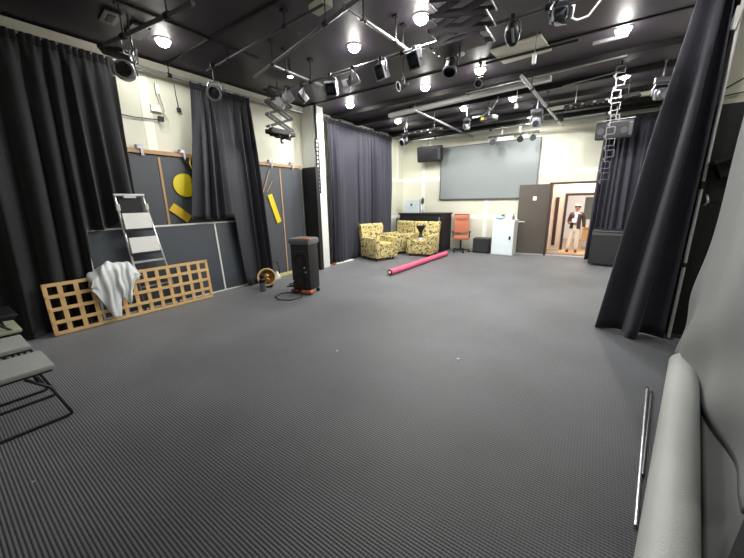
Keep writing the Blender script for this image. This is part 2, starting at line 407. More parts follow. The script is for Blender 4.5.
curtain('curtain', 'black curtain in the far right corner beside the doorway behind the floor speaker', [(-.06, 10.78), (.5, 10.72), (1.05, 10.55), (1.08, 9.2)], [(-.1, 10.72), (.5, 10.66), (1.0, 10.5), (1.04, 9.1)],
        3.66, lambda u: .02, 12, .055, M['drape_far'], seed=11)
curtain('curtain', 'tall charcoal curtain in the right foreground bunched at the steel pole', [(.60, 5.3), (.66, 5.02), (.76, 4.98), (.83, 5.02)], [(.2, 5.2), (.32, 4.98), (.55, 4.86), (.80, 5.0)],
        3.93, lambda u: .015, 2.4, .09, M['drape_near'], seed=21, nu=90, topamp=.3)

# curtain and lighting pipes
def pipe(a, b, r, m, label, name='lighting_pipe', cat='pipe', hang=True):
    a = Vector(a); b = Vector(b)
    t0 = thing(name, label, cat, a, group='pipes and rails under the ceiling')
    MB().cyl((0, 0, 0), b-a, r, seg=12).build('tube', m, t0, smooth='auto')
    if hang:
        n = max(2, int((b-a).length/2)+1)
        for i in range(n):
            p = (b-a)*((i+.5)/n)
            top = CEIL-a.z
            MB().cyl((p.x, p.y, p.z), (p.x, p.y, top), .008, seg=6).box((p.x, p.y, top-.01), (.07, .07, .02)).cyl(p-(b-a).normalized()*.03, p+(b-a).normalized()*.03, r*1.5, seg=10).build('hanger', M['black'], t0)
    return t0
pipe((XC+.0, -2, 3.74), (XC+.0, 5.85, 3.78), .024, M['steel'], 'curtain pipe along the left wall before the white pilaster', 'curtain_pipe')
pipe((XC+.02, 6.4, 3.83), (XC+.02, 10.9, 3.83), .022, M['steel'], 'curtain pipe along the left wall past the white pilaster', 'curtain_pipe')
pipe((-4.95, 4.2, 3.62), (.2, 4.2, 3.62), .022, M['dullsteel'], 'long grey lighting pipe crossing the room and carrying a row of spotlights')
pipe((-4.13, 3.45, 3.65), (-4.13, 4.5, 3.65), .022, M['dullsteel'], 'short grey pipe above the hanging scissor arm near the left wall')
pipe((-2.4, 3.0, 3.67), (-2.34, 4.3, 3.67), .02, M['steel'], 'bright steel pipe running away from the camera to the spotlight row')
pipe((-4.75, 3.6, 3.66), (-2.1, 2.96, 3.66), .022, M['dullsteel'], 'grey pipe slanting across the ceiling towards the pale junction box')
pipe((-5.4, 3.2, 3.78), (-2.7, 3.02, 3.78), .016, M['darksteel'], 'thinner dark pipe slanting beside the grey one')
pipe((-5.2, 1.8, 3.62), (-3.5, 2.02, 3.62), .024, M['dullsteel'], 'grey pipe in the top left corner over the large black curtain')
pipe((-1.28, 6.2, 3.66), (-1.06, 10.6, 3.64), .03, M['steel'], 'long steel pipe running towards the wall right of the screen')
pipe((-3.59, 6.9, 3.66), (-3.54, 10.8, 3.66), .028, M['dullsteel'], 'long grey pipe running towards the wall left of the screen')
pipe((-5.5, 10.4, 3.70), (-.1, 9.85, 3.64), .024, M['steel'], 'bright steel pipe across the room above the projection screen')
pipe((-5.3, 10.7, 3.76), (-.2, 10.35, 3.72), .018, M['dullsteel'], 'thin grey pipe across the room just behind the bright one above the screen')
pipe((-2.5, 7.08, 3.84), (.1, 6.86, 3.84), .014, M['steel'], 'thin bright rail across the ceiling in front of the long white duct', 'ceiling_rail', 'rail', False)
pipe((-1.3, 8.05, 3.86), (.1, 7.62, 3.86), .014, M['steel'], 'thin bright rail across the ceiling behind the long white duct', 'ceiling_rail', 'rail', False)
# vertical pole by the near curtain
t = thing('steel_pole', 'thin shiny vertical pole beside the tall foreground curtain', 'pole', (.925, 5.06, 0))
MB().cyl((0, 0, 0), (0, 0, 3.93), .016, seg=12).build('pole_tube', mat('pale_metal_pole', (226, 224, 230), .4, 0), t, smooth='auto')
MB().cyl((0, 0, 1.78), (0, 0, 1.86), .028).build('joint_collar', M['black'], t)
MB().cyl((0, 0, .9), (0, 0, .95), .026).build('joint_collar', M['black'], t)
MB().box((-.03, -.02, 3.4), (.05, .03, .2), rot=(0, R(8), 0)).build('pale_clip', M['white'], t)
MB().cyl((0, 0, 0), (0, 0, .012), .05).build('foot_plate', M['darksteel'], t)

# ducts, panels on the ceiling
def ubox(name, c, size, m, label, cat, rz=0, bevel=.006):
    o = MB().box((0, 0, 0), size, bevel=bevel).build(name, m, loc=c, rot=(0, 0, rz)); return tag(o, label, cat)
t = thing('cable_duct', 'long pale box duct running across the ceiling', 'duct', (-2.85, 7.46, 3.86), (0, 0, R(-6)))
MB().box((0, 0, 0), (3.75, .13, .09), bevel=.008).build('duct_body', M['white'], t)
for x in (-1.2, .3, 1.5): MB().box((x, 0, .06), (.04, .16, .06)).build('strap', M['black'], t)
ubox('strip_light', (-.14, 6.32, 3.93), (.42, .05, .04), M['silver'], 'short pale unlit strip light near the hanging rack', 'light')
ubox('strip_light', (-.3, 9.5, 3.84), (1.9, .12, .07), M['offwhite'], 'long pale unlit strip light in front of the far right curtain', 'light', R(-2))
t = thing('ceiling_hatch', 'cream rectangular hatch panel in the black ceiling', 'hatch', (-1.26, 5.93, CEIL-.02))
MB().box((0, -.03, 0), (.72, .62, .03), rot=(0, 0, R(-6)), bevel=.004).build('hatch_panel', M['offwhite'], t)
MB().box((.1, .05, -.03), (1.3, .03, .03)).build('cross_bar', M['seam'], t)
ubox('junction_box', (-2.9, 3.2, CEIL-.05), (.26, .15, .07), M['offwhite'], 'small pale box on the ceiling at the top edge above the slanting pipe', 'box', R(-10))
t = thing('vent_grille', 'grey square vent in the black ceiling at the top left', 'vent', (-5.15, 1.89, CEIL-.02), (0, 0, R(-5)))
MB().box((0, 0, 0), (.34, .17, .02)).build('vent_frame', M['darksteel'], t); MB().box((0, -.0, -.013), (.2, .07, .01)).build('vent_slot', M['black'], t)
ubox('ceiling_plate', (-5.25, 2.2, CEIL-.03), (.42, .2, .03), M['darksteel'], 'plain grey plate on the ceiling over the wheel-shaped fixture', 'panel', R(-4))
ubox('roof_vent', (.02, 4.9, CEIL-.04), (.3, .1, .05), M['silver'], 'small silver fitting on the ceiling at the top right above the downlight', 'fitting')

# perforated cable trays
for c, w, lab in (((-4.15, 8.3, 3.5), 1.25, 'black perforated cable tray hung above the bar corner'), ((-.2, 8.1, 3.52), 1.2, 'black perforated cable tray hung in front of the far right curtain')):
    t = thing('cable_tray', lab, 'cable tray', c, (0, 0, R(-8)))
    mb = MB()
    for s in (-.07, .07): mb.box((0, s, 0), (w, .012, .07))
    n = int(w/.09)
    for i in range(n+1): mb.box((-w/2+i*w/n, 0, -.02), (.03, .14, .012))
    mb.build('ladder_tray', M['black'], t)
    for i in range(5): MB().box((-w/2+.12+i*.2, -.079, .0), (.05, .006, .03)).build('tray_slot', M['steel'], t)
    for x in (-w*.35, w*.35): MB().cyl((x, 0, 0), (x, 0, CEIL-c[2]), .007, seg=6).build('hanger', M['steel'], t)

# ------------------------------------------------------------------ downlights
def downlight(x, y, label, power=60, visible=True):
    t0 = thing('ceiling_light', label, 'ceiling light', (x, y, CEIL), group='round ceiling downlights')
    MB().lathe([(.105, 0), (.105, -.012), (.085, -.02), (.08, -.005)]).build('trim_ring', M['white'], t0, smooth='auto')
    MB().ball((0, 0, -.02), .09, (1, 1, .8), 16).build('diffuser', M['lamp'], t0, smooth=True)
    ld = bpy.data.lights.new('downlight_halo', 'POINT'); ld.energy = power*.05; ld.shadow_soft_size = .05; ld.color = (1, .985, .95)  # extra point lamp, added to imitate the glow around each fitting
    l = bpy.data.objects.new('downlight_halo', ld); COL.objects.link(l); l.parent = t0; l.location = (0, 0, -.13)
    ld = bpy.data.lights.new('downlight', 'SPOT'); ld.energy = power; ld.spot_size = R(176); ld.spot_blend = .25; ld.shadow_soft_size = .07; ld.color = (1, .985, .95)
    l = bpy.data.objects.new('downlight_lamp', ld); COL.objects.link(l); l.parent = t0; l.location = (0, 0, -.10)
PW = 150
for x, y, lab in ((-2.1, 4.17, 'lit round downlight above the long spotlight row, at the top centre'), (-3.24, 4.27, 'lit round downlight just left of the bright steel pipe'),
                  (-5.27, 2.53, 'lit round downlight at the upper left by the large black curtain'), (-5.09, 6.48, 'lit round downlight closest to the white pilaster'),
                  (-3.14, 6.47, 'lit round downlight in the ceiling before the long pale duct, left one'), (-1.99, 6.28, 'lit round downlight just left of the cream ceiling hatch'),
                  (-3.02, 8.43, 'lit round downlight behind the long pale duct above the screen'), (-4.97, 8.53, 'lit round downlight over the patterned armchairs'),
                  (-1.86, 8.34, 'lit round downlight near the long steel pipe right of the screen'), (0, 6.1, 'lit round downlight at the upper right before the hanging rack'),
                  (.13, 8.19, 'lit round downlight right behind the hanging rack'), (-5.1, 10.03, 'lit round downlight above the wall speaker in the left far corner'),
                  (-1.8, 10.1, 'lit round downlight farthest back, by the door wall')):
    downlight(x, y, lab, PW*(.5 if x < -5.2 and y < 3 else 1 if y < 6 else .8 if y > 10 else 1.5))
for x, y in ((-2.2, 2.0), (0, 4.0), (2.4, 3.3), (-4.2, -.3), (-2.0, -.3)):  # unseen extra downlights, added only for the light they give
    downlight(x, y, 'unseen downlight added to light the near floor and return wall', PW*.07 if y < 3 else PW*.45)

# ------------------------------------------------------------------ stage lanterns
def lantern(kind, loc, aim, label, cat='spotlight', zpipe=3.62, scale=1, name=None, body=None):
    """aim: yaw (deg about z), pitch (deg down); root at the body centre"""
    names = {'fresnel': 'stage_spotlight', 'par': 'par_can', 'moving': 'moving_head_light', 'scanner': 'mirror_scanner', 'frame': 'flood_light'}
    t0 = thing(name or names[kind], label, cat, loc, group='stage lights hanging under the ceiling')
    body = body or {'fresnel': M['silver'], 'par': M['black'], 'moving': M['silver'], 'scanner': M['blackplastic'], 'frame': M['darksteel']}[kind]
    up = zpipe-loc[2]
    s = scale
    rotm = Matrix.Rotation(R(aim[0]), 4, 'Z') @ Matrix.Rotation(R(-aim[1]), 4, 'X')      # body looks along +Y
    def tr(o): o.matrix_local = rotm; return o
    yawm = Matrix.Rotation(R(aim[0]), 4, 'Z')
    # clamp and yoke
    mb = MB().cyl((0, 0, .16*s), (0, 0, up), .012).box((0, 0, up), (.05, .07, .07), bevel=.01).cyl((.0, -.05, up-.03), (0, .05, up-.03), .01)
    mb.build('clamp', M['black'] if kind != 'moving' else M['silver'], t0)
    w = .12*s
    mb = MB().tube([(-w, 0, 0), (-w, 0, .1*s), (-w*.7, 0, .165*s), (w*.7, 0, .165*s), (w, 0, .1*s), (w, 0, 0)], .011*s+.004)
    for q in (-1, 1): mb.cyl((q*w*1.12, 0, 0), (q*w*.85, 0, 0), .022*s)
    o = mb.build('yoke', M['silver'] if kind in ('fresnel', 'frame') else M['darksteel'], t0, smooth='auto'); o.matrix_local = yawm
    if kind == 'fresnel':
        tr(MB().box((0, -.03*s, 0), (.19*s, .2*s, .2*s), bevel=.03*s).cyl((0, .05*s, 0), (0, .13*s, 0), .085*s, seg=20).build('housing', body, t0, smooth='auto'))
        tr(MB().lathe([(0, .012), (.04*s, .01), (.075*s, 0)], c=(0, .135*s, 0), rot=(R(-90), 0, 0)).build('lens', M['glass'], t0, smooth=True))
        mb = MB()
        for k in range(4):
            a = k*math.pi/2
            mb.box((math.sin(a)*.115*s, .19*s, math.cos(a)*.115*s), (.15*s if k % 2 == 0 else .006, .11*s, .006 if k % 2 == 0 else .15*s), rot=(R(28)*math.cos(a), 0, -R(28)*math.sin(a)))
        tr(mb.build('barn_doors', M['silver'], t0))
    elif kind == 'par':
        tr(MB().lathe([(0, -.16*s), (.06*s, -.155*s), (.085*s, -.1*s), (.1*s, 0), (.105*s, .14*s), (.098*s, .14*s), (.092*s, .0)], rot=(R(-90), 0, 0)).build('can', body, t0, smooth='auto'))
        tr(MB().lathe([(0, .02*s), (.05*s, .015*s), (.092*s, 0)], c=(0, .05*s, 0), rot=(R(-90), 0, 0)).build('lens', M['glass'], t0, smooth=True))
        tr(MB().lathe([(.1*s, .13*s), (.13*s, .13*s), (.13*s, .15*s), (.1*s, .15*s)], rot=(R(-90), 0, 0)).build('colour_frame', M['steel'], t0))
    elif kind == 'moving':
        mb = MB().box((0, 0, .22*s), (.24*s, .2*s, .09*s), bevel=.02*s)
        mb.build('base_box', M['darksteel'], t0)
        tr(MB().box((0, -.02*s, 0), (.17*s, .22*s, .2*s), bevel=.05*s).cyl((0, .07*s, 0), (0, .15*s, 0), .08*s, .07*s, seg=20).build('head', body, t0, smooth='auto'))
        tr(MB().lathe([(0, .012), (.04*s, .008), (.062*s, 0)], c=(0, .15*s, 0), rot=(R(-90), 0, 0)).build('lens', M['glass'], t0, smooth=True))
    elif kind == 'scanner':
        tr(MB().ball((0, 0, 0), .16*s, (.75, .6, 1.1), 20).build('shell', body, t0, smooth=True))
        tr(MB().box((-.035*s, .075*s, -.02*s), (.045*s, .05*s, .2*s), rot=(0, 0, R(20)), bevel=.01).build('side_panel', M['silver'], t0))
        tr(MB().box((.03*s, .085*s, -.02*s), (.06*s, .03*s, .18*s), bevel=.005).build('mirror_window', M['glass'], t0))
    elif kind == 'frame':
        mb = MB()
        for q in (-1, 1): mb.box((q*.1*s, 0, 0), (.018*s, .12*s, .24*s)).box((0, 0, q*.11*s), (.22*s, .12*s, .018*s))
        tr(mb.build('frame', M['silver'], t0))
        tr(MB().box((0, -.03*s, 0), (.18*s, .06*s, .2*s), bevel=.02*s).build('back_shell', M['black'], t0))
        tr(MB().box((0, .02*s, 0), (.1*s, .02*s, .1*s), bevel=.005).build('lamp_plate', M['glass'], t0))
    return t0

lantern('frame', (-4.3, 4.2, 3.44), (150, 40), 'silver and black spotlight at the left end of the long pipe above the pilaster', scale=0.75)
lantern('fresnel', (-4.62, 4.15, 3.47), (120, 30), 'pale spotlight tilted sideways right above the scissor arm', scale=0.75)
lantern('frame', (-3.66, 4.2, 3.44), (200, 35), 'open frame flood light, second hanging on the long pipe from the left', scale=0.85)
lantern('fresnel', (-3.22, 4.2, 3.47), (110, 25), 'silver spotlight with flaps below the left central downlight', scale=0.65)
lantern('frame', (-2.72, 4.2, 3.48), (165, 25), 'silver framed spotlight hanging left of the bright steel pipe end', scale=0.85)
lantern('frame', (-2.2, 4.2, 3.5), (170, 30), 'silver framed spotlight hanging right at the bright steel pipe end', scale=0.85)
lantern('scanner', (-1.0, 4.2, 3.47), (170, 25), 'oval black lamp with a pale panel hanging left of the tangle of cable', scale=0.68)
lantern('fresnel', (-.56, 4.2, 3.52), (200, 20), 'cluster of black and silver spotlight hardware at the top by the white cable', body=M['black'], scale=0.7)
lantern('par', (-5.15, 3.15, 3.42), (-135, 25), 'black and silver can light clamped over the middle curtain', zpipe=3.78, body=M['silver'], scale=0.85)
lantern('par', (-1.6, 3.95, 3.22), (190, 60), 'black can light hanging under the big scissor arm', zpipe=3.4, scale=0.65)
lantern('par', (-2.85, 5.05, 3.55), (140, 20), 'small black can light with curly cables under the ceiling', scale=0.6, zpipe=3.95)
lantern('par', (-1.9, 6.0, 3.66), (180, 40), 'small black can light beside the downlight by the hatch', scale=0.55, zpipe=3.95)
lantern('moving', (-1.36, 8.5, 3.38), (185, 20), 'silver moving head light hanging from the long steel pipe above the screen corner', scale=1.0, zpipe=3.95)
lantern('moving', (-2.92, 8.4, 3.48), (170, 10), 'silver moving head light hanging left of the screen on the grey pipe', scale=0.7, zpipe=3.95)
lantern('par', (-4.95, 8.9, 3.42), (160, 20), 'black can light at the corner end of the wide blue-grey curtain', zpipe=3.8, scale=.9)
lantern('moving', (.66, 7.8, 3.42), (190, 10), 'silver and black lamp hanging beside the tall foreground curtain', scale=0.95, zpipe=3.95, body=M['darksteel'])
# wheel-like fixture top left
t = thing('wheel_spotlight', 'round spoked lamp with black flaps clamped at the corner of the large black curtain', 'spotlight', (-5.29, 2.0, 3.42), (0, 0, R(58)))
MB().lathe([(.115, -.07), (.125, .0), (.115, .05), (.09, .05), (.09, -.0), (.0, -.02)], rot=(R(90), 0, 0), seg=28).build('drum', M['silver'], t, smooth='auto')
mb = MB()
for k in range(5):
    a = k*math.pi*2/5; mb.box((math.cos(a)*.05, -.045, math.sin(a)*.05), (.09, .012, .02), rot=(0, -a, 0))
mb.cyl((0, -.06, 0), (0, -.03, 0), .025); mb.build('spokes', M['black'], t)
MB().cyl((0, -.02, 0), (0, -.015, 0), .088, seg=24).build('dark_disc', M['black'], t)
MB().box((-.06, 0, .17), (.34, .22, .03), rot=(0, R(14), 0), bevel=.01).box((-.08, .04, .23), (.2, .12, .05), bevel=.01).build('top_flap', M['black'], t)
MB().box((-.14, 0, .02), (.04, .1, .2), bevel=.01).box((.0, 0, .28), (.05, .03, .16)).box((.05, 0, .26), (.1, .05, .04), rot=(0, R(20), 0)).build('bracket', M['silver'], t)
o = thing('coiled_cable', 'coil of black and white cable hanging from the pipe at the top left', 'cable', (-4.95, 2.0, 3.6))
mb = MB()
pts = []
for k in range(40):
    a = k*.55; pts.append((.045*math.cos(a), .03*math.sin(a*.7), -.09+.085*math.sin(a)))
mb.tube(pts, .008, 6); mb.build('cable_coil', M['silver'], o, smooth=True)
MB().tube([(0, 0, .36), (0, 0, .03), (.01, 0, -.1), (-.03, 0, -.2), (.02, 0, -.32)], .008, 6).build('cable_tail', M['black'], o)

# pantograph scissor hangers
def pantograph(loc, top, bottom, width, n, along, m, label, barw=.03, deep=.1):
    t0 = thing('scissor_hanger', label, 'lighting hanger', loc)
    H = top-bottom; h = H/n
    d = Vector((1, 0, 0)) if along == 'X' else Vector((0, 1, 0)); e = Vector((0, 1, 0)) if along == 'X' else Vector((1, 0, 0))
    def bar(a, b, mb):
        a = Vector(a); b = Vector(b); v = (b-a)
        x = v.normalized(); z = e.cross(x).normalized() if True else None
        rm = Matrix((x, e, x.cross(e))).transposed()
        mb.box((a+b)/2, (v.length, .012, barw), rot=rm)
    for q in (-1, 1):
        mb = MB()
        for i in range(n):
            z0 = -i*h; z1 = -(i+1)*h
            off = e*(q*deep/2)
            bar(-d*width/2+off+Vector((0, 0, z0)), d*width/2+off+Vector((0, 0, z1)), mb)
            bar(d*width/2+off*.7+Vector((0, 0, z0)), -d*width/2+off*.7+Vector((0, 0, z1)), mb)
        mb.build('scissor_arms', m, t0)
    for i in range(n+1):
        for q in (-1, 1):
            p = d*q*width/2+Vector((0, 0, -i*h)); MB().cyl(p-e*deep*.7, p+e*deep*.7, .01, seg=8).build('cross_pin', M['steel'], t0)
    MB().box((0, 0, .03), (width*.7 if along == 'X' else deep, deep if along == 'X' else width*.7, .03)).cyl((0, 0, .03), (0, 0, CEIL-top), .012).build('top_plate', M['black'], t0)
    MB().box((0, 0, -H-.02), (width*.8 if along == 'X' else deep, deep if along == 'X' else width*.8, .025)).cyl((0, 0, -H-.02), (0, 0, -H-.14), .012).build('bottom_plate', m, t0)
    return t0
pantograph((-5.3, 4.52, 3.78), 3.78, 3.12, .58, 3, 'Y', M['black'], 'black scissor hanger above the bare wall left of the white pilaster', barw=.045)
t = thing('spotlight_cluster', 'flat black lamp hanging at the bottom of the wall-side scissor hanger', 'spotlight', (-5.3, 4.52, 3.04))
mb = MB()
for k in range(9):
    a = k*.7; mb.box((rnd.uniform(-.08, .08), math.sin(a)*.2, rnd.uniform(-.06, .03)), (.16, .13, .05), rot=(rnd.uniform(-.6, .6), rnd.uniform(-.4, .4), rnd.uniform(0, 3)), bevel=.01)
mb.box((0, 0, 0), (.2, .6, .08), bevel=.02)
mb.build('lamp_body', M['black'], t)
MB().cyl((0, 0, -.05), (0, 0, -.16), .02).box((0, .02, -.17), (.03, .06, .03)).build('spigot', M['black'], t)
pantograph((-1.42, 3.75, 3.9), 3.9, 3.34, .62, 4, 'X', M['darksteel'], 'large grey scissor hanger at the top centre of the ceiling', barw=.045, deep=.26)

o = tag(MB().tube([(-.55, 4.3, 3.96), (-.55, 4.3, 3.75), (-.52, 4.45, 3.6), (-.42, 4.5, 3.55), (-.32, 4.5, 3.56), (-.22, 4.45, 3.66), (-.12, 4.3, 3.96)], .011).build('loose_cable', M['white'], smooth=True), 'loose white cable looping under the ceiling at the top right', 'cable')
o = thing('pendant_bulb', 'small white pendant socket hanging above the screen', 'pendant', (-1.62, 7.6, 3.72))
MB().cyl((0, 0, .2), (0, 0, -.1), .007).box((0, 0, .0), (.2, .012, .012)).build('stem', M['white'], o); MB().lathe([(.0, .0), (.03, -.01), (.04, -.09), (0, -.1)], c=(0, 0, -.1)).build('bulb_holder', M['white'], o, smooth=True)
o = thing('pull_switch', 'small white box on a cord dangling beside the ceiling hatch', 'switch', (-.95, 5.35, 3.9))
MB().cyl((0, 0, 0), (-.01, 0, -.28), .005, seg=6).build('cord', M['silver'], o); MB().box((-.01, 0, -.33), (.05, .05, .12), bevel=.01).build('switch_body', M['white'], o)
o = thing('projector', 'dark ceiling projector with a small yellow sticker hanging left of the screen pipe', 'projector', (-2.3, 8.1, 3.52), (0, 0, R(-15)))
MB().box((0, 0, 0), (.32, .26, .1), bevel=.02).build('case', M['blackplastic'], o); MB().cyl((0, 0, .05), (0, 0, .44), .015).build('drop_pole', M['black'], o)
MB().cyl((.08, -.13, 0), (.08, -.15, 0), .03).build('lens', M['glass'], o); MB().box((-.08, -.132, 0), (.08, .004, .05)).build('sticker', M['yellow'], o)
o = thing('ceiling_sensor', 'small white oval sensor under the ceiling left of the hatch', 'sensor', (-2.02, 5.4, 3.9))
MB().ball((0, 0, 0), .045, (1.3, .8, .7)).build('sensor_shell', M['white'], o, smooth=True)
MB().cyl((0, 0, 0), (0, 0, .05), .03).build('sensor_base', M['silver'], o)
# small glowing lamps added in place of reflected glints
for p, lab in (((-4.35, 4.0, 3.72), 'tiny added twin glint lamp above the scissor hanger by the left wall'), ((-4.35, 9.35, 3.72), 'small added glint lamp above the cable tray near the left corner'),
               ((-1.55, 9.2, 3.74), 'small added glint lamp above the moving head light at the screen corner'), ((-2.65, 9.1, 3.78), 'small added glint lamp right of the grey pipe above the screen'), ((.2, 9.0, 3.74), 'small added glint lamp behind the hanging rack near the far curtain')):
    t = thing('glint_lamp', lab, 'light', p, group='added lamps imitating glints under the ceiling')
    MB().cyl((0, 0, .0), (0, 0, CEIL-p[2]), .02).lathe([(.02, .06), (.055, .02), (.06, -.03)]).build('shade', M['black'], t); MB().ball((0, 0, -.02), .045, (1, 1, .6)).build('bulb', M['glintlamp'], t, smooth=True)
# curved white conduit
tag(MB().tube([(-2.7, 8.2, 3.62), (-2.45, 8.1, 3.6), (-2.2, 7.95, 3.68), (-2.05, 7.85, 3.88)], .018).build('bent_conduit', M['silver'], smooth=True), 'bent pale conduit curving up to the ceiling left of the projector', 'conduit')

# ------------------------------------------------------------------ far wall things
t = thing('projection_screen', 'large flat grey projection screen on the far wall', 'screen', (-3.12, FW-.05, 2.6))
MB().box((0, 0, 0), (3.06, .03, 1.7)).build('screen_surface', M['screen'], t)
mb = MB()
mb.box((0, -.005, .855), (3.1, .05, .025)).box((0, -.01, -.86), (3.1, .06, .03))
for q in (-1, 1): mb.box((q*1.54, -.005, 0), (.02, .05, 1.72))
mb.build('frame', M['darksteel'], t)
# spotlight bar in front of the screen
t = thing('spotlight_bar', 'black bar of small spotlights hanging in front of the screen top', 'spotlight bar', (-2.22, 10.3, 3.5))
MB().box((0, 0, 0), (1.36, .07, .06)).build('bar', M['black'], t)
for x in (-.3, .18): MB().box((x, 0, .12), (.03, .02, .24)).build('hanger', M['white'], t)
for x, c in ((-.55, 'darksteel'), (.2, 'black'), (.52, 'darksteel')):
    o = MB().cyl((x, .03, -.12), (x+.02, -.09, -.16), .07, .085, seg=14).box((x, 0, -.05), (.03, .03, .1)).build('spot_head', M[c], t, smooth='auto')
for x in (-.35, -.2, -.05, .34): MB().box((x, 0, -.06), (.13, .04, .12), rot=(0, R(12), 0)).build('white_clip', M['white'], t)

def wall_speaker(loc, rot, label, w=.84, h=.5, d=.34):
    t0 = thing('wall_speaker', label, 'speaker', loc, rot)
    MB().box((0, 0, 0), (w, d, h), bevel=.06).build('cabinet', M['blackplastic'], t0, smooth='auto')
    MB().box((-.06*w, -d/2-.005, 0), (w*.8, .02, h*.8), bevel=.03).build('grille', M['grille'], t0, smooth='auto')
    MB().box((w*.41, -d/2-.006, 0), (w*.1, .02, h*.7), bevel=.01).build('horn_strip', M['darksteel'], t0)
    return t0
s = wall_speaker((-4.92, 10.62, 3.26), (R(12), 0, R(10)), 'black horizontal speaker hanging high in the left far corner')
MB().cyl((0, .05, .2), (0, .05, .42), .02).box((0, .05, .24), (.22, .12, .06), bevel=.01).build('bracket', M['white'], s)
s = wall_speaker((.12, 10.0, 3.27), (R(10), 0, R(-4)), 'black horizontal speaker hanging before the far right curtain', w=.74, h=.4)
MB().cyl((0, .05, .2), (0, .05, .5), .02).box((0, .0, .225), (.72, .2, .02)).build('bracket', M['steel'], s)
for p in ((.19, -.17, -.02), (-.26, -.17, 0)): MB().cyl(p, (p[0], p[1]-.02, p[2]), .07, seg=18).build('driver_ring', M['darksteel'], s)

# hanging steel rung rack
def rung_rack(loc, z0, z1, w, m, label, pitch=.2, chain=False):
    t0 = thing('rung_rack', label, 'hanging rack', (loc[0], loc[1], z1))
    H = z1-z0; n = int(H/pitch)
    if chain:
        for i in range(n):
            z = -i*pitch; x = .02*math.sin(i*2.1)
            mb = MB()
            for q in (-1, 1): mb.box((x+q*w/2, 0, z-pitch*.3), (.012, .012, pitch*.62))
            mb.box((x, 0, z), (w, .012, .012)).box((x, 0, z-pitch*.6), (w, .012, .012)).box((x-w*.5, 0, z-pitch*.8), (.018, .018, pitch*.45)).box((x-w*.62, .02, z-pitch*.75), (.035, .02, pitch*.2))
            mb.build('link', m, t0)
        MB().cyl((0, 0, 0), (0, 0, CEIL-z1+.01), .012).box((0, 0, CEIL-z1-.01), (.12, .1, .04)).build('hook', M['black'], t0)
    else:
        mb = MB()
        for q in (-1, 1): mb.box((0, q*w/2, -H/2), (.03, .018, H))
        for i in range(n+1): mb.box((0, 0, -i*pitch), (.03, w, .03))
        mb.build('perforated_strip', m, t0)
        mb = MB()
        for i in range(n): mb.box((-.004, 0, -(i+.5)*pitch), (.01, w*.7, pitch*.5))
        mb.build('pale_slots', M['offwhite'], t0)
        MB().cyl((0, 0, 0), (0, 0, CEIL-z1+.01), .03).build('upper_strap', M['black'], t0)
    return t0
rung_rack((.05, 7.3), 1.95, 3.85, .12, M['dullsteel'], 'silver chain-like rack of square steel links hanging before the far right speaker', .19, True)
rung_rack((-5.76, 6.0), 1.93, 3.2, .09, M['black'], 'black perforated strip hanging on the edge of the white pilaster', .095)

# open door
t = thing('door_1', 'dark grey-brown door standing wide open against the far wall', 'door', (-1.19, FW-.02, 0), (0, 0, R(180+9)))
MB().box((.42, 0, 1.07), (.84, .045, 2.12), bevel=.004).build('leaf', M['door'], t)
h = MB().cyl((.77, .02, 1.02), (.77, .09, 1.02), .012).cyl((.77, .085, 1.02), (.62, .085, 1.02), .011).cyl((.77, .02, 1.02), (.77, .03, 1.02), .028).build('handle', M['alu'], t)
MB().box((.4, .026, 1.72), (.1, .008, .12)).build('sign_plate', M['paper'], t)
MB().box((.42, .03, .02), (.8, .02, .04)).build('threshold_seal', M['alu'], t)
for o in [x for x in bpy.data.objects if x.parent == t]: pass
t['kind'] = 'structure'
# door frame
mb = MB()
mb.box((DX0+.0, FW+.07, DH/2), (.05, .3, DH)).box(((DX0+DX1)/2, FW+.07, DH+.0), (DX1-DX0+.1, .3, .05)).box((DX1, FW+.07, DH/2), (.05, .3, DH))
struct(mb.build('trim_20', M['frame']))
struct(MB().box(((DX0+DX1)/2, FW+.1, .008), (DX1-DX0, .22, .02)).build('trim_21', M['alu']))
# hall behind the door
struct(MB().box((-.3, 13.9, -.12), (5.2, 5.3, .24)).build('floor_hall', M['hallfloor']))
struct(MB().box((-.3, 13.9, 2.9), (5.2, 5.3, .1)).build('ceiling_hall', M['hall']))
struct(MB().box((-1.75, 12.55, 1.45), (1.75, .12, 2.9)).build('wall_hall', M['hall']))      # left of inner doorway
struct(MB().box((.98, 12.55, 1.45), (1.55, .12, 2.9)).build('wall_hall.001', M['hall']))
struct(MB().box((-.32, 12.55, 2.38), (1.1, .12, 1.05)).build('wall_hall.002', M['hall']))
struct(MB().box((-2.6, 13.9, 1.45), (.12, 5.3, 2.9)).build('wall_hall_left', M['hall']))
struct(MB().box((1.9, 13.9, 1.45), (.12, 5.3, 2.9)).build('wall_hall_right', M['hall']))
struct(MB().box((-.3, 16.3, 1.45), (5.2, .12, 2.9)).build('wall_hall_far', M['white']))
mb = MB()
mb.box((-.85, 12.47, .9), (.07, .06, 1.8)).box((-.32, 12.47, 1.83), (1.14, .06, .08)).box((.21, 12.47, .9), (.07, .06, 1.8))
struct(mb.build('trim_22', M['frame']))
t = tag(MB().box((-1.1, 12.46, .95), (.1, .04, 1.6), bevel=.004).build('wall_post', M['frame']), 'narrow dark upright strip on the hallway wall left of the inner doorway', 'post')
tag(MB().box((-.42, 12.1, .006), (.9, .6, .012), bevel=.003).build('door_mat', M['mat']), 'orange-beige mat on the hallway floor beneath the person', 'mat')
t = thing('whiteboard', 'grey-green board on the wall of the room behind the person', 'board', (-.12, 13.9, 1.35))
MB().box((0, 0, 0), (.5, .03, .75)).build('board_surface', mat('grey_green_board', (110, 128, 128), .5), t); MB().box((0, -.01, .39), (.54, .04, .03)).box((0, -.01, -.39), (.54, .04, .03)).build('frame', M['alu'], t)
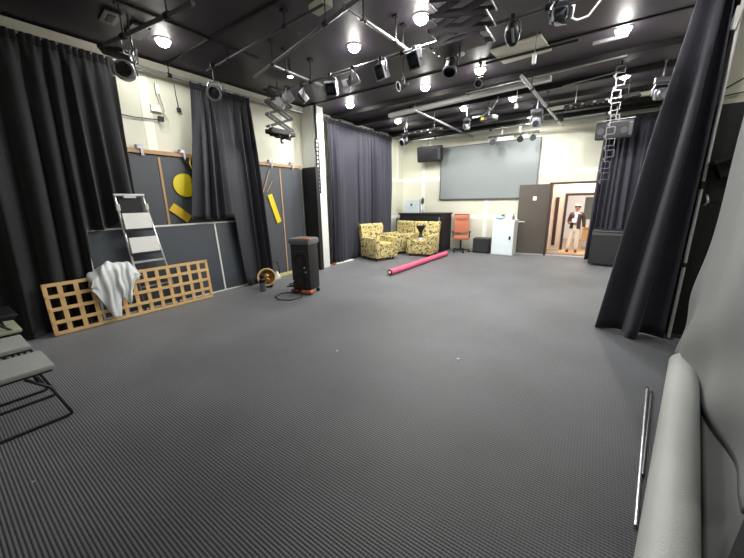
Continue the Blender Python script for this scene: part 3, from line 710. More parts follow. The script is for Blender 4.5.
MB().cyl((-.2, 0, -1.34), (-.2, 0, -.38), .015).cyl((.2, 0, -1.34), (.2, 0, -.38), .015).build('stand_legs', M['alu'], t)
t = thing('wooden_table', 'light wooden cabinet table behind the person', 'table', (-.08, 13.4, 0))
MB().box((0, 0, .72), (.5, .4, .04), bevel=.005).build('table_top', M['pine'], t); MB().box((0, .02, .5), (.46, .34, .42)).build('cabinet_body', M['pine'], t)
for q in (-1, 1):
    for r in (-1, 1): MB().box((q*.2, r*.15, .15), (.04, .04, .3)).build('leg', M['pine'], t)

# person (about 1.5 m tall), standing on the mat facing the room
def skin_mesh(name, nodes, edges, m, parent, root=0, sub=2):
    me = bpy.data.meshes.new(name); me.from_pydata([n[0] for n in nodes], edges, []); o = bpy.data.objects.new(name, me); COL.objects.link(o)
    md = o.modifiers.new('skin', 'SKIN'); md.use_smooth_shade = True
    if not me.skin_vertices: me.skin_vertices.new(name='')
    for i, n in enumerate(nodes):
        r = n[1]; me.skin_vertices[0].data[i].radius = r if isinstance(r, tuple) else (r, r)
    me.skin_vertices[0].data[root].use_root = True
    s2 = o.modifiers.new('sub', 'SUBSURF'); s2.levels = sub; s2.render_levels = sub
    me.materials.append(m); o.parent = parent
    return o
P_ = thing('person', 'person in brown jacket, pale shirt and cream trousers standing in the hallway doorway', 'person', (-.49, 12.08, .012), (0, 0, R(-6)), scale=.875)
# local coordinates for a 1.7 m figure, facing -Y
body_nodes = [((0, 0, .92), (.13, .095)), ((0, .0, 1.12), (.125, .085)), ((0, .01, 1.32), (.15, .09)), ((0, .01, 1.42), (.09, .06)), ((0, .0, 1.49), (.05, .05)),
              ((0, -.005, 1.56), (.075, .085)), ((0, -.01, 1.63), (.082, .095)), ((0, 0, 1.695), (.05, .06)),
              ((-.17, .01, 1.38), .05), ((-.22, .03, 1.12), .04), ((-.17, -.14, 1.06), .032), ((-.1, -.22, 1.12), .026), ((-.075, -.245, 1.15), .03),
              ((.17, .01, 1.38), .05), ((.23, .02, 1.12), .04), ((.25, -.03, .90), .03), ((.25, -.04, .84), .024), ((.25, -.045, .79), .03),
              ((-.09, 0, .86), .085), ((-.12, -.03, .48), .055), ((-.16, .0, .1), .038), ((-.16, .0, .04), .035), ((-.17, -.12, .03), .03),
              ((.09, 0, .86), .085), ((.1, -.02, .48), .055), ((.1, .02, .1), .038), ((.1, .02, .04), .035), ((.11, -.1, .03), .03)]
be = [(0, 1), (1, 2), (2, 3), (3, 4), (4, 5), (5, 6), (6, 7), (2, 8), (8, 9), (9, 10), (10, 11), (11, 12), (2, 13), (13, 14), (14, 15), (15, 16), (16, 17),
      (0, 18), (18, 19), (19, 20), (20, 21), (21, 22), (0, 23), (23, 24), (24, 25), (25, 26), (26, 27)]
skin_mesh('body', body_nodes, be, M['skin'], P_)
# nose and ears belong to the head; fingers as short chains rooted in the palm
mb = MB().ball((0, -.1, 1.595), .014, (.8, 1, 1.3)).ball((-.082, .0, 1.6), .02, (.4, .8, 1.2)).ball((.082, 0, 1.6), .02, (.4, .8, 1.2))
mb.build('face_features', M['skin'], P_, smooth=True)
MB().ball((-.03, -.093, 1.625), .009).ball((.03, -.093, 1.625), .009).build('eyes', M['shoe'], P_)
MB().ball((0, -.094, 1.56), .016, (1.3, .5, .35)).build('mouth', mat('lips', (170, 90, 84), .5), P_)
for (hx, hy, hz, dx, dy, dz) in ((-.07, -.25, 1.155, .6, -.5, .35), (.25, -.05, .775, 0, -.15, -1)):
    mb = MB(); d = Vector((dx, dy, dz)).normalized(); sd = Vector((0, 1, 0)).cross(d).normalized() if abs(d.y) < .9 else Vector((1, 0, 0)); sd = d.cross(Vector((1, 0, 0))).normalized() if hz < 1 else Vector((0, 0, 1))
    for k in range(4):
        b0 = Vector((hx, hy, hz))+sd*(k-1.5)*.017; ln = (.055, .065, .06, .045)[k]
        mb.tube([b0, b0+d*ln*.5, b0+d*ln+Vector((0, -.012 if hz < 1 else .012, 0))], .0075, 6)
    b0 = Vector((hx, hy, hz))+sd*-.03-d*.02
    mb.tube([b0, b0+d*.025-sd*.012, b0+d*.045-sd*.012], .0085, 6)
    mb.build('fingers', M['skin'], P_, smooth=True)
trn = [((0, 0, .95), (.145, .11)), ((-.08, 0, .84), (.1, .11)), ((-.12, -.03, .48), (.078, .085)), ((-.16, .0, .09), (.07, .075)), ((.085, 0, .84), (.1, .11)), ((.1, -.02, .48), (.078, .085)), ((.1, .02, .09), (.07, .075)), ((0, 0, 1.02), (.14, .1))]
skin_mesh('trousers', trn, [(0, 1), (1, 2), (2, 3), (0, 4), (4, 5), (5, 6), (0, 7)], M['trousers'], P_)
skin_mesh('shirt', [((0, -.03, 1.0), (.125, .085)), ((0, -.03, 1.2), (.125, .085)), ((0, -.02, 1.38), (.13, .085)), ((0, 0, 1.47), (.06, .055))], [(0, 1), (1, 2), (2, 3)], M['shirt'], P_)
jk = [((0, .03, 1.34), (.16, .09)), ((0, .035, 1.15), (.15, .09)), ((0, .035, .92), (.17, .1)), ((-.17, .02, 1.39), .075), ((-.23, .04, 1.12), .065), ((-.17, -.12, 1.05), .055), ((.17, .02, 1.39), .075), ((.24, .03, 1.12), .065), ((.26, -.02, .9), .055)]
skin_mesh('jacket', jk, [(0, 1), (1, 2), (0, 3), (3, 4), (4, 5), (0, 6), (6, 7), (7, 8)], M['jacket'], P_)
for q in (-1, 1):
    MB().grid(lambda u, v: Vector((q*(.055+.11*u), -.135+.045*u, .88+.52*v-.02*u)), 4, 6).build('jacket_front', M['jacket'], P_, smooth=True, solid=.02)
MB().ball((0, .015, 1.64), .1, (.95, 1.02, .9)).build('hair', M['hair'], P_, smooth=True)
MB().lathe([(0, .055), (.05, .048), (.085, .02), (.097, -.015)], c=(0, .01, 1.69)).box((0, -.1, 1.68), (.11, .06, .01), bevel=.004).build('cap', M['white'], P_, smooth='auto')
for x, y in ((-.165, -.04), (.105, -.02)): MB().ball((x, y-.02, .035), .06, (.75, 1.9, .65)).build('shoe', M['shoe'], P_, smooth=True)
tag(MB().box((0, 0, 0), (.1, .01, .13), rot=(R(-20), 0, R(15))).build('paper_sheet', M['paper'], loc=(-.535, 11.84, 1.03)), 'small white paper held in the hand of the person', 'paper')

# white cabinet, cube, chair
t = thing('white_cabinet', 'tall white metal cabinet beside the open door', 'cabinet', (-2.27, 10.52, 0), (0, 0, R(-4)))
MB().box((0, 0, .555), (.64, .42, 1.09), bevel=.012).build('carcass', M['white'], t)
d = MB().box((0, -.215, .555), (.6, .015, 1.03), bevel=.004).build('door', mat('white_lacquer', (214, 226, 232), .4, var=.03), t)
MB().box((.22, -.228, .56), (.06, .02, .11), bevel=.008).build('handle', M['black'], d)
t = thing('cleaning_bag', 'white and blue bag with a green label on top of the white cabinet', 'bag', (-2.4, 10.45, 1.1))
MB().ball((0, 0, .09), .12, (1.3, .8, .8)).build('bag_body', M['white'], t, smooth=True); MB().box((.07, -.08, .14), (.1, .04, .06), bevel=.01).build('green_label', M['green'], t); MB().box((-.03, -.095, .04), (.18, .03, .05), bevel=.01).build('blue_label', M['blue'], t)
tag(MB().lathe([(0, 0), (.035, .0), (.035, .1), (.015, .13), (.015, .17), (0, .17)], c=(-2.04, 10.45, 1.1)).build('small_bottle', M['darksteel'], smooth='auto'), 'tiny grey bottle on the right end of the white cabinet', 'bottle')
t = thing('subwoofer_cube', 'squat black cube speaker on the floor left of the white cabinet', 'speaker', (-2.98, 10.72, 0), (0, 0, R(4)))
MB().box((0, 0, .25), (.54, .45, .46), bevel=.015).build('cabinet', M['blackplastic'], t); MB().box((0, -.23, .25), (.48, .015, .4)).build('grille', M['grille'], t)
for q in (-1, 1):
    for r in (-1, 1): MB().cyl((q*.2, r*.15, 0), (q*.2, r*.15, .03), .025).build('foot', M['black'], t)
t = thing('office_chair', 'orange leather swivel office chair at the right end of the black bar', 'chair', (-3.62, 10.42, 0), (0, 0, R(20)))
MB().box((0, .2, .93), (.5, .1, .6), rot=(R(-6), 0, 0), bevel=.05).box((0, .2, 1.14), (.4, .13, .18), rot=(R(-6), 0, 0), bevel=.05).build('backrest', M['orangeleather'], t, smooth='auto')
MB().box((0, -.02, .5), (.5, .48, .12), bevel=.05).build('seat', M['orangeleather'], t, smooth='auto')
for q in (-1, 1): MB().box((q*.27, 0, .68), (.05, .32, .04), bevel=.015).box((q*.27, .1, .58), (.03, .05, .2)).build('armrest', M['black'], t)
MB().cyl((0, 0, .1), (0, 0, .45), .03).build('gas_column', M['black'], t)
mb = MB()
for k in range(5):
    a = k*2*math.pi/5; mb.box((math.cos(a)*.14, math.sin(a)*.14, .09), (.28, .04, .03), rot=(0, 0, a)); mb.ball((math.cos(a)*.27, math.sin(a)*.27, .035), .035)
mb.build('star_base', M['black'], t)
tag(MB().box((-3.82, FW-.07, 1.08), (.5, .14, .32), bevel=.01).build('red_box', M['red']), 'dark red box mounted on the far wall behind the orange chair', 'box')

# bar counter
t = thing('bar_counter', 'black bar counter standing across the left far corner', 'counter', (-4.93, 10.4, 0))
MB().box((0, 0, .63), (1.56, .9, 1.22), bevel=.006).build('carcass', M['blackplastic'], t)
MB().box((0, -.0, 1.27), (1.64, .96, .05), bevel=.008).build('counter_top', M['black'], t)
for x in (-.4, .37): MB().box((x, -.458, .75), (.74, .02, .92), bevel=.005).build('front_panel', M['blackboard'], t)
MB().box((.72, -.48, 1.1), (.015, .02, .16)).build('handle', M['alu'], t)
MB().box((.786, 0, .62), (.012, .8, 1.14)).build('end_panel', M['blackboard'], t)
t = thing('metal_box', 'pale blue-grey box with a dark dot standing on the bar', 'box', (-5.4, 10.35, 1.295))
MB().box((0, 0, .23), (.56, .25, .46), bevel=.01).build('case', mat('pale_blue_grey', (200, 210, 214), .5), t); MB().box((.0, -.128, .28), (.07, .01, .08)).build('dark_dot', M['darksteel'], t)
t = thing('bar_tap', 'slim dark lamp stand rising from the black bar beside the pale box', 'lamp', (-5.0, 10.3, 1.295))
MB().cyl((0, 0, 0), (0, 0, .55), .012).cyl((0, 0, 0), (0, 0, .015), .06).build('stem', M['black'], t); MB().box((-.0, 0, .4), (.09, .07, .18), bevel=.015).build('head', M['darksteel'], t)
MB().lathe([(0, 0), (.035, 0), (.035, .2), (.012, .25), (0, .25)], c=(.0, -.08, .0)).build('glass_bottle', M['alu'], t, smooth='auto')
tag(MB().box((LW+.2, 10.6, .55), (.25, .4, 1.1), bevel=.01).build('grey_cupboard', M['dullsteel']), 'narrow grey cupboard against the left wall behind the bar', 'cupboard')

# armchairs
def make_armchair(label, loc, rz):
    t0 = thing('armchair', label, 'armchair', loc, (0, 0, rz), group='patterned tub armchairs')     # faces -Y
    # backrest flares outward and leans back
    def bk(u, v):
        w = .36+.07*v
        return (-w+2*w*u, .30+.12*v-.06*math.sin(math.pi*u), .40+.64*v)
    mb = MB()
    prof = [(.26, .3), (.30, 1.0), (.36, 1.05), (.44, 1.05), (.46, 1.0), (.40, .3)]
    A = [mb.bm.verts.new((-.36-.06*max(0, z-.4)/.6, y, z)) for y, z in prof]; B = [mb.bm.verts.new((.36+.06*max(0, z-.4)/.6, y, z)) for y, z in prof]
    mb.bm.faces.new(A); mb.bm.faces.new(B[::-1])
    for i in range(len(prof)): j = (i+1) % len(prof); mb.bm.faces.new((A[i], A[j], B[j], B[i]))
    mb.build('backrest', M['armchair'], t0)
    MB().box((0, -.06, .44), (.52, .66, .16), bevel=.04).build('seat_cushion', M['armchair'], t0, smooth='auto')
    for q in (-1, 1): MB().box((q*.34, -.03, .38), (.15, .78, .58), bevel=.03).build('arm', M['armchair'], t0, smooth='auto')
    MB().box((0, -.03, .22), (.68, .74, .28), bevel=.02).build('base', M['armchair'], t0, smooth='auto')
    for q in (-1, 1):
        for r in (-1, 1): MB().cyl((q*.3, r*.3, 0), (q*.32, r*.32, .09), .02, .03).build('leg', M['shoe'], t0)
    return t0
c0 = make_armchair('yellow patterned armchair standing alone in front of the wide blue-grey curtain', (-5.32, 7.98, 0), R(71))
dup(c0, (-5.43, 9.36, 0), (0, 0, R(-20)), 'yellow patterned armchair half hidden between the other two against the bar')
dup(c0, (-4.46, 9.28, 0), (0, 0, R(4)), 'yellow patterned armchair in front of the bar carrying the black hourglass stool')
t = thing('hourglass_stool', 'small black hourglass-shaped stool with a silver foot on the seat of the armchair', 'stool', (-4.44, 9.05, .525))
MB().lathe([(0, .43), (.15, .43), (.15, .41), (.07, .27), (.045, .2), (.06, .12), (.1, .04)]).build('hourglass_body', M['black'], t, smooth='auto'); MB().lathe([(.06, .1), (.105, .04), (.11, 0), (0, 0)]).build('foot_ring', M['alu'], t, smooth='auto')

# pink roll
t = thing('fabric_roll', 'long pink fabric roll lying diagonally on the carpet before the armchairs', 'roll', (-3.82, 6.2, .075))
v = Vector((-3.74, 9.45, .075))-Vector((-3.82, 6.2, .075))
MB().cyl((0, 0, 0), v, .072, seg=20).build('roll', M['pink'], t, smooth='auto')
MB().cyl(-v.normalized()*.06, v.normalized()*.02, .03).build('core_tube', M['offwhite'], t); MB().cyl(-v.normalized()*.004, Vector((0, 0, 0)), .07, seg=20).build('roll_end', mat('dark_pink', (150, 50, 74), .8), t)

# floor speaker by far right curtain
t = thing('floor_speaker', 'big black slant-fronted cabinet speaker on the floor by the far right curtain', 'speaker', (.42, 10.06, 0), (0, 0, R(-5)))
MB().prism([(-.25, .05), (.25, .05), (.25, .92), (-.17, .90), (-.25, .8)], -.42, .42, axis=0).build('cabinet', M['grille'], t)
MB().box((0, -.255, .42), (.78, .015, .7)).build('grille', M['grille'], t)
MB().tube([(-.38, -.2, .9), (-.2, -.22, .885), (.2, -.22, .885), (.38, -.2, .9)], .012).build('top_edge', M['darksteel'], t)
for q in (-1, 1):
    for r in (-1, 1): MB().cyl((q*.36, r*.2, .035), (q*.36+.03, r*.2, .035), .035).build('castor', M['steel'], t)

# ------------------------------------------------------------------ left side things
# table tennis halves leaning on the boards
t = thing('tennis_table_top', 'dark blue-grey table tennis top with white lines leaning on the boarding', 'table top', (LW+.22, 2.86, 0), (0, R(-4.2), 0))
MB().box((0, -.05, .69), (.03, 2.86, 1.37)).build('top_panel', mat('slate_table_surface', (66, 72, 80), .5, var=.06, scale=1), t)
mb = MB()
for z in (.02, 1.36): mb.box((.017, -.05, z), (.006, 2.86, .028))
for y in (-1.465, .5, 1.365): mb.box((.017, y, .69), (.006, .03, 1.37))
mb.build('white_lines', M['white'], t)

# step ladder
t = thing('step_ladder', 'aluminium step ladder with white treads leaning behind the trellis', 'ladder', (-5.87, 2.15, 0), (0, R(-.6), 0))
def rail(y0, y1, name='rail'):
    MB().tube([(0, y0, 0), (0, y1, 1.86)], .018, 8).build(name, M['alu'], t, smooth=True)
rail(-.24, -.35); rail(.28, .01)
def ry(q, z): return (-.24-.11*z/1.86) if q < 0 else (.28-.27*z/1.86)
MB().box((0, (ry(-1, 1.84)+ry(1, 1.84))/2, 1.86), (.05, .4, .035), bevel=.008).box((.01, -.17, 1.835), (.05, .16, .04)).build('top_bar', M['alu'], t)
for z in (1.47, 1.10):
    MB().box((.03, (ry(-1, z)+ry(1, z))/2, z), (.03, ry(1, z)-ry(-1, z)-.03, .24), rot=(0, R(-8), 0), bevel=.006).build('tread', M['white'], t)
    MB().box((.03, (ry(-1, z)+ry(1, z))/2, z-.14), (.05, ry(1, z)-ry(-1, z)-.02, .035)).build('tread_edge', M['black'], t)
for z in (.83, .42): MB().box((.0, (ry(-1, z)+ry(1, z))/2, z), (.035, ry(1, z)-ry(-1, z), .03)).build('rung', M['alu'], t)
for q, z in ((-1, 1.68), (1, 1.68)): MB().box((.01, ry(q, z), z), (.05, .05, .1), bevel=.01).build('hinge', M['offwhite'], t)
MB().box((-.02, -.16, 1.68), (.02, .3, .3), bevel=.01).build('tool_tray', M['black'], t)

# trellis
t = thing('wooden_trellis', 'long pine lattice trellis leaning at the foot of the left wall', 'trellis', (-5.77, 1.885, .012), (0, R(-5), R(-1)))
TW, TH = 2.17, .70
mb = MB()
for z in (.02, TH-.02): mb.box((0, 0, z), (.035, TW, .045))
for q in (-1, 1): mb.box((0, q*(TW/2-.02), TH/2), (.035, .045, TH))
mb.build('frame', M['pine'], t)
mb = MB()
for i in range(1, 13): mb.box((.006, -TW/2+i*TW/13, TH/2), (.014, .052, TH-.02))
mb.build('upright_slats', M['pine'], t)
mb = MB()
for i in range(1, 4): mb.box((.02, 0, i*TH/4), (.014, TW-.02, .048))
mb.build('cross_slats', M['pine'], t)

# white sheeting
def cloth(u, v):
    # u across, v from behind over the top rail and down the front
    s = v*1.3
    bulge = math.sin(math.pi*u)**.6 if 0 < u < 1 else 0
    y0 = 1.27+.62*u
    if s < .25: k = s/.25; x = -5.90+.02*k; z = .55+.14*k+.17*bulge*k
    elif s < .6: k = (s-.25)/.35; x = -5.88+.16*k; z = .69+.17*bulge+.05*bulge*math.sin(math.pi*k)-.05*k*k
    else:
        k = (s-.6)/.7
        pts = (.10, .34, .60, .62, .40, .34, .42, .44, .30, .12, .06)
        a = min(9.999, u*10); i = int(a); hem = pts[i]*(1-(a-i))+pts[i+1]*(a-i)
        x = -5.72+.035*math.sin(k*2.6)*bulge; z = .64+.17*bulge-(hem+.17*bulge*.6)*k
        y0 += .06*k*math.sin(5*u)
    x += .012*math.sin(25*u+2*v)*(.3+v)+.008*math.sin(47*u+5*v)+.008*math.sin(13*v+9*u)
    y = y0+.012*math.sin(17*v+11*u)
    z += .018*math.sin(15*u+7*v)+.008*math.sin(33*u)
    return Vector((x, y, max(.03, z)))
t = tag(MB().grid(cloth, 50, 40).build('plastic_sheet', M['plasticfilm'], smooth=True, solid=.004), 'crumpled milky white sheeting draped over the pine trellis', 'sheet')

# PA speaker on castors
t = thing('party_speaker', 'tall black wheeled party speaker with orange handle standing on the carpet', 'speaker', (-4.47, 4.16, 0), (0, 0, R(14)), scale=1.06)
MB().box((0, 0, .5), (.38, .34, .86), bevel=.05).build('cabinet', M['blackplastic'], t, smooth='auto')
MB().box((0, 0, .95), (.42, .38, .12), bevel=.05).build('top_cap', mat('dark_grey_plastic', (100, 104, 108), .35), t, smooth='auto')
MB().box((.1, -.13, .995), (.24, .07, .04), rot=(0, 0, R(0)), bevel=.012).build('handle', M['orange'], t)
MB().box((.0, -.176, .46), (.3, .015, .66), bevel=.03).build('grille', M['grille'], t)
for z in (.27, .62): MB().lathe([(.12, 0), (.13, .012), (.105, .014), (.04, -.005), (0, 0)], c=(0, -.184, z), rot=(R(90), 0, 0)).build('woofer', M['black'], t, smooth='auto')
MB().box((-.192, -.02, .84), (.012, .2, .1), bevel=.005).build('side_port', M['darksteel'], t)
for p in ((-.14, -.185, .25), (.1, -.185, .5), (.12, -.185, .42)): MB().cyl(p, (p[0], p[1]-.01, p[2]), .014).build('knob', M['alu'], t)
MB().box((.1, -.12, .06), (.2, .15, .05), bevel=.015).build('orange_foot', M['orange'], t); MB().box((-.14, -.05, .055), (.18, .24, .05), bevel=.015).build('brown_foot', mat('reddish_foot', (110, 56, 44), .5), t)
for q in (-1, 1):
    for r in (-1, 1): MB().cyl((q*.16-.02, r*.13, .032), (q*.16+.02, r*.13, .032), .032).build('wheel', M['black'], t, smooth='auto')

# brass lamp group
t = thing('brass_fan_lamp', 'small brass drum-shaped lamp lying open at the foot of the middle curtain', 'lamp', (-5.45, 3.98, 0), (0, 0, R(40)))
MB().lathe([(.05, -.1), (.13, -.08), (.17, .04), (.185, .06), (.16, .05), (.12, -.05), (0, -.07)], c=(0, .02, .2), rot=(R(68), 0, R(12))).build('bowl', M['brass'], t, smooth='auto')
MB().lathe([(.15, .056), (.188, .05), (.188, .085), (.165, .09), (.15, .056)], c=(0, .02, .2), rot=(R(68), 0, R(12))).build('rim', mat('pale_wood_rim', (206, 178, 130), .5), t, smooth='auto')
MB().ball((.0, .0, .24), .055).ball((.03, -.02, .16), .045).cyl((0, 0, .18), (.02, -.07, .2), .02).build('bulb', M['brass'], t, smooth=True)
MB().box((0, .04, .02), (.2, .14, .04), bevel=.01).build('foot', M['black'], t)
t = thing('spray_can', 'small black and silver canister standing beside the brass lamp', 'canister', (-5.27, 3.74, 0))
MB().lathe([(0, 0), (.06, 0), (.06, .22), (.04, .26), (.04, .3), (0, .31)]).build('canister_body', M['dullsteel'], t, smooth='auto'); MB().lathe([(.04, .25), (.045, .33), (0, .34)]).build('cap', M['black'], t, smooth='auto'); MB().cyl((0, 0, .18), (0, 0, .24), .064, seg=20).build('band', M['black'], t)
tag(MB().tube([(-5.9, 4.4, .02), (-5.88, 4.35, .25), (-5.86, 4.46, .42), (-5.86, 4.6, .4), (-5.88, 4.66, .22), (-5.9, 4.66, .06)], .01).build('wire_hoop', M['black'], smooth=True), 'bent black wire hoop at the wall behind the brass lamp', 'wire')
t = thing('clip_light', 'small white clip light sitting low by the black wire hoop', 'light', (-5.88, 4.58, .0))
MB().box((0, 0, .03), (.1, .16, .06), bevel=.01).build('clip', M['offwhite'], t); MB().lathe([(.02, .18), (.06, .1), (.065, .06)]).build('shade', M['white'], t, smooth='auto')
tag(MB().box((LW+.17, 4.9, .035), (.03, .9, .07), bevel=.004).build('reflecting_baseboard', mat('baseboard_reflection', (206, 198, 132), .7)), 'yellowish baseboard strip along the foot of the boarding, its reflection painted in', 'strip')  # baseboard reflection painted as the yellow of this strip
tag(MB().tube([(-4.66, 4.0, .012), (-4.8, 3.8, .012), (-4.72, 3.6, .012), (-4.5, 3.5, .012), (-4.3, 3.6, .012), (-4.28, 3.85, .012), (-4.4, 3.96, .012)], .009).build('power_cable', M['black'], smooth=True), 'black cable looping on the carpet in front of the wheeled speaker', 'cable')
tag(MB().tube([(-4.7, 4.25, .012), (-4.95, 4.35, .012), (-5.1, 4.2, .012), (-5.25, 4.4, .012), (-5.0, 4.6, .012)], .009).build('power_cable', M['black'], smooth=True), 'black cable on the carpet between the wheeled speaker and the brass lamp', 'cable')
tag(MB().box((-5.02, 4.3, .02), (.16, .06, .04), rot=(0, 0, R(30)), bevel=.01).build('power_adaptor', M['black']), 'small black power adaptor on the carpet left of the wheeled speaker', 'adaptor')
tag(MB().box((LW+.2, 6.6, .02), (.3, .1, .04), bevel=.005).build('orange_offcut', M['orange']), 'small orange offcut on the floor at the foot of the white pilaster', 'offcut')
tag(MB().box((LW+.32, 7.0, .012), (.12, .8, .024), bevel=.004).build('white_plank', M['white']), 'white plank lying on the floor at the foot of the wide blue-grey curtain', 'plank')

# chairs
def make_chair(label, loc, rz, seat_m, group='folding chairs at the left edge'):
    t0 = thing('stacking_chair', label, 'chair', loc, (0, 0, rz), group=group)     # faces +Y
    MB().box((0, 0, .455), (.47, .46, .045), bevel=.02).build('seat', seat_m, t0, smooth='auto')
    MB().box((0, 0, .428), (.44, .42, .02), bevel=.005).build('seat_pan', M['black'], t0)
    MB().box((0, -.27, .78), (.44, .035, .3), rot=(R(10), 0, 0), bevel=.015).build('backrest', seat_m, t0, smooth='auto')
    for q in (-1, 1):
        MB().tube([(q*.24, .05, .425), (q*.245, .17, .30), (q*.25, .245, .05), (q*.25, .25, .02), (q*.25, .22, .013), (q*.25, -.3, .013), (q*.25, -.33, .02), (q*.25, -.33, .05), (q*.245, -.26, .4), (q*.24, -.27, .9)], .012, 8).build('frame', M['black'], t0, smooth=True)
    MB().tube([(-.24, .12, .36), (.24, .12, .36)], .01).build('crossbar', M['black'], t0)
    MB().tube([(-.25, -.3, .3), (.25, -.3, .3)], .01).build('crossbar', M['black'], t0)
    return t0
ch = make_chair('nearest grey-seated chair with black sled legs at the left edge', (-3.66, .20, 0), R(0), M['greyseat'])
dup(ch, (-4.34, .17, 0), (0, 0, R(0)), 'second grey-seated chair behind the nearest one at the left edge')
c3 = make_chair('chair with a pale greenish seat, third along the left edge', (-5.02, .21, 0), 0, M['paleseat'])
c4 = make_chair('black-seated chair stacked on top of the pale greenish one', (-5.05, .21, .16), 0, M['blackplastic'])

# ------------------------------------------------------------------ right foreground
# big grey cloth hanging along the right
def sheet(u, v):      # u: far edge -> towards camera, v: top -> bottom
    y = 4.52-2.3*u
    z = 3.2*(1-v)+.03
    x = .90+.04*z+.03*math.sin(2.6*v+2.2*u)-.05*math.exp(-((v-.80)/.15)**2)*math.exp(-u*2)
    x += .03*math.sin(7*u+3*v)*(.2+v)*min(1, u*4)+.012*math.sin(19*u-7*v)*v
    x += .03*math.sin(16*(v+u*.8))*math.exp(-((v-.9)/.12)**2)
    y += math.exp(-u*9)*.06*math.sin(6*v)
    return Vector((x, y, z))
t = thing('backdrop_cloth', 'large grey backdrop cloth hanging at the right edge of the picture', 'cloth', (0, 0, 0))
MB().grid(sheet, 70, 50).build('drape', M['greycloth'], t, smooth=True, solid=.006)
MB().cyl((1.03, 4.6, 3.22), (1.03, 2.1, 3.22), .02).cyl((1.03, 4.0, 3.22), (1.03, 4.0, 3.95), .01).cyl((1.03, 2.6, 3.22), (1.03, 2.6, 3.95), .01).build('hanging_bar', M['dullsteel'], t)
# roll
t = thing('vinyl_roll', 'thick pale grey roll lying on the carpet in the right foreground', 'roll', (.52, 2.0, .112))
d = Vector((.18, 1, 0)).normalized()
MB().cyl(-d*1.3, d*2.06, .108, seg=40).build('roll', M['rollcloth'], t, smooth='auto')
MB().cyl(d*2.062, d*2.07, .085, .05, seg=30).build('rolled_end', M['offwhite'], t)
MB().cyl(-d*1.34, -d*1.3, .03).build('core_tube', M['offwhite'], t)
# floor flap
def flap(u, v):
    y = 3.9-2.6*u; x = .66-.18*(u)*2.2*.5+(.30)*v+.0
    x = .52+.18*(y-2)+.12+ (.30-.0*u)*v
    return Vector((x, y, .02+.05*v*v+.01*math.sin(9*u+4*v)))
tag(MB().grid(flap, 30, 8).build('floor_cloth', M['floorcloth'], smooth=True, solid=.006), 'strip of grey cloth lying flat between the pale roll and the hanging backdrop', 'cloth')
t = thing('black_case', 'black padded case on the floor in the bottom right corner', 'case', (1.0, 1.8, 0))
MB().prism([(-.44, -.3), (-.14, .43), (.35, .36), (.35, -.3)], .01, .16, axis=2).build('case_body', M['drape_left'], t)
MB().tube([(.1, -.15, .15), (.1, -.1, .2), (.1, .1, .2), (.1, .15, .15)], .012).build('handle', M['black'], t)
# thin metal rods
v = Vector((.575, 3.5, .012)); w = Vector((.375, 1.86, .012))
t = thing('metal_rod', 'thin shiny metal rod on the carpet left of the pale roll', 'rod', v)
MB().cyl((0, 0, 0), w-v, .009, seg=8).build('rod_tube', M['steel'], t, smooth='auto'); MB().cyl((0, 0, 0), (v-w).normalized()*.02, .011).build('end_cap', M['black'], t)
t = thing('metal_rod', 'shorter dark rod lying between the shiny rod and the pale roll', 'rod', (.60, 3.44, .012))
MB().cyl((0, 0, 0), (-.16, -1.15, 0), .009, seg=8).build('rod_tube', M['darksteel'], t, smooth='auto'); MB().cyl((0, 0, 0), (.002, .02, 0), .011).build('end_cap', M['black'], t)

# things on the return wall
t = thing('wall_hook', 'small chrome hook on the black lower wall at right', 'hook', (.99, 5.13, 1.66))
MB().tube([(0, 0, .05), (0, -.05, .03), (.01, -.07, -.02), (-.01, -.05, -.06)], .012).build('hook_arm', M['alu'], t, smooth=True); MB().box((.05, 0, 0), (.12, .02, .03)).build('mounting_plate', M['black'], t)
t = thing('wall_shelf', 'black slanting shelf bracket on the black lower wall above the chrome hook', 'shelf', (1.1, 5.0, 2.1), (0, R(-22), 0))
MB().box((0, 0, 0), (.34, .26, .04)).build('shelf_board', M['blackplastic'], t); MB().box((-.02, .05, -.1), (.24, .12, .18), bevel=.02).build('bracket_box', M['black'], t)
for k, (a, b) in enumerate((((.93, 5.17, 2.78), (1.5, 5.17, 3.25)), ((.93, 5.17, 2.72), (1.5, 5.17, 2.9)))):
    a = Vector(a); b = Vector(b)
    tag(MB().tube([a, (a+b)/2+Vector((0, -.01, -.06)), b], .006).build('wall_cable', M['black'], smooth=True), ('thin black cable rising steeply across the cream wall at the top right', 'thin black cable running almost level across the cream wall at the top right')[k], 'cable')

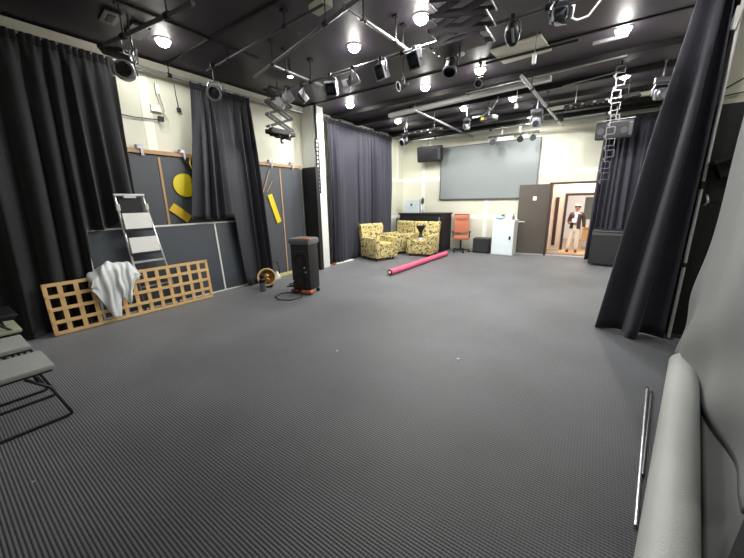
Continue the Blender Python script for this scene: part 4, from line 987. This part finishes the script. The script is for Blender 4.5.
# scraps on floor
tag(MB().box((-1.05, 3.13, .006), (.03, .02, .01), rot=(0, 0, R(20)), bevel=.002).build('paper_scrap', M['paper']), 'tiny white paper scrap on the open carpet right of centre', 'scrap')
tag(MB().box((-2.3, 2.55, .005), (.018, .018, .008), rot=(0, 0, R(40)), bevel=.002).build('paper_scrap', M['offwhite']), 'tiny pale crumb on the open carpet left of centre', 'scrap')

# ------------------------------------------------------------------ light
def area(loc, size, power, rot=(0, 0, 0), color=(1, 1, 1), sy=None):
    ld = bpy.data.lights.new('fill', 'AREA'); ld.energy = power; ld.size = size; ld.color = color
    if sy: ld.shape = 'RECTANGLE'; ld.size_y = sy
    o = bpy.data.objects.new('room_lamp', ld); COL.objects.link(o); o.location = loc; o.rotation_euler = rot; return o
area((-.5, 11.8, 2.75), .8, 60, color=(1, .9, .8)); area((-.2, 14.2, 2.75), 1.5, 90, color=(1, .97, .94))
w = bpy.data.worlds.new('World'); bpy.context.scene.world = w; w.use_nodes = True
w.node_tree.nodes['Background'].inputs[0].default_value = (.5, .5, .55, 1); w.node_tree.nodes['Background'].inputs[1].default_value = .15

# ------------------------------------------------------------------ camera
cam = bpy.data.cameras.new('Camera'); co = bpy.data.objects.new('Camera', cam); COL.objects.link(co)
yaw, pitch, roll = -0.6105387, 0.2395706, -0.01651946
cam.sensor_fit = 'HORIZONTAL'; cam.sensor_width = 36; cam.lens = 36*315.99/744; cam.clip_start = .02; cam.clip_end = 100
f = Vector((math.sin(yaw)*math.cos(pitch), math.cos(yaw)*math.cos(pitch), -math.sin(pitch)))
r0 = Vector((math.cos(yaw), -math.sin(yaw), 0)); u0 = r0.cross(f)
r = r0*math.cos(roll)+u0*math.sin(roll); u = -r0*math.sin(roll)+u0*math.cos(roll)
co.matrix_world = Matrix.Translation((0, 0, 1.7)) @ Matrix((r, u, -f)).transposed().to_4x4()
sc = bpy.context.scene; sc.camera = co
sc.view_settings.view_transform = 'Standard'; sc.view_settings.look = 'None'; sc.view_settings.exposure = 0; sc.view_settings.gamma = 1
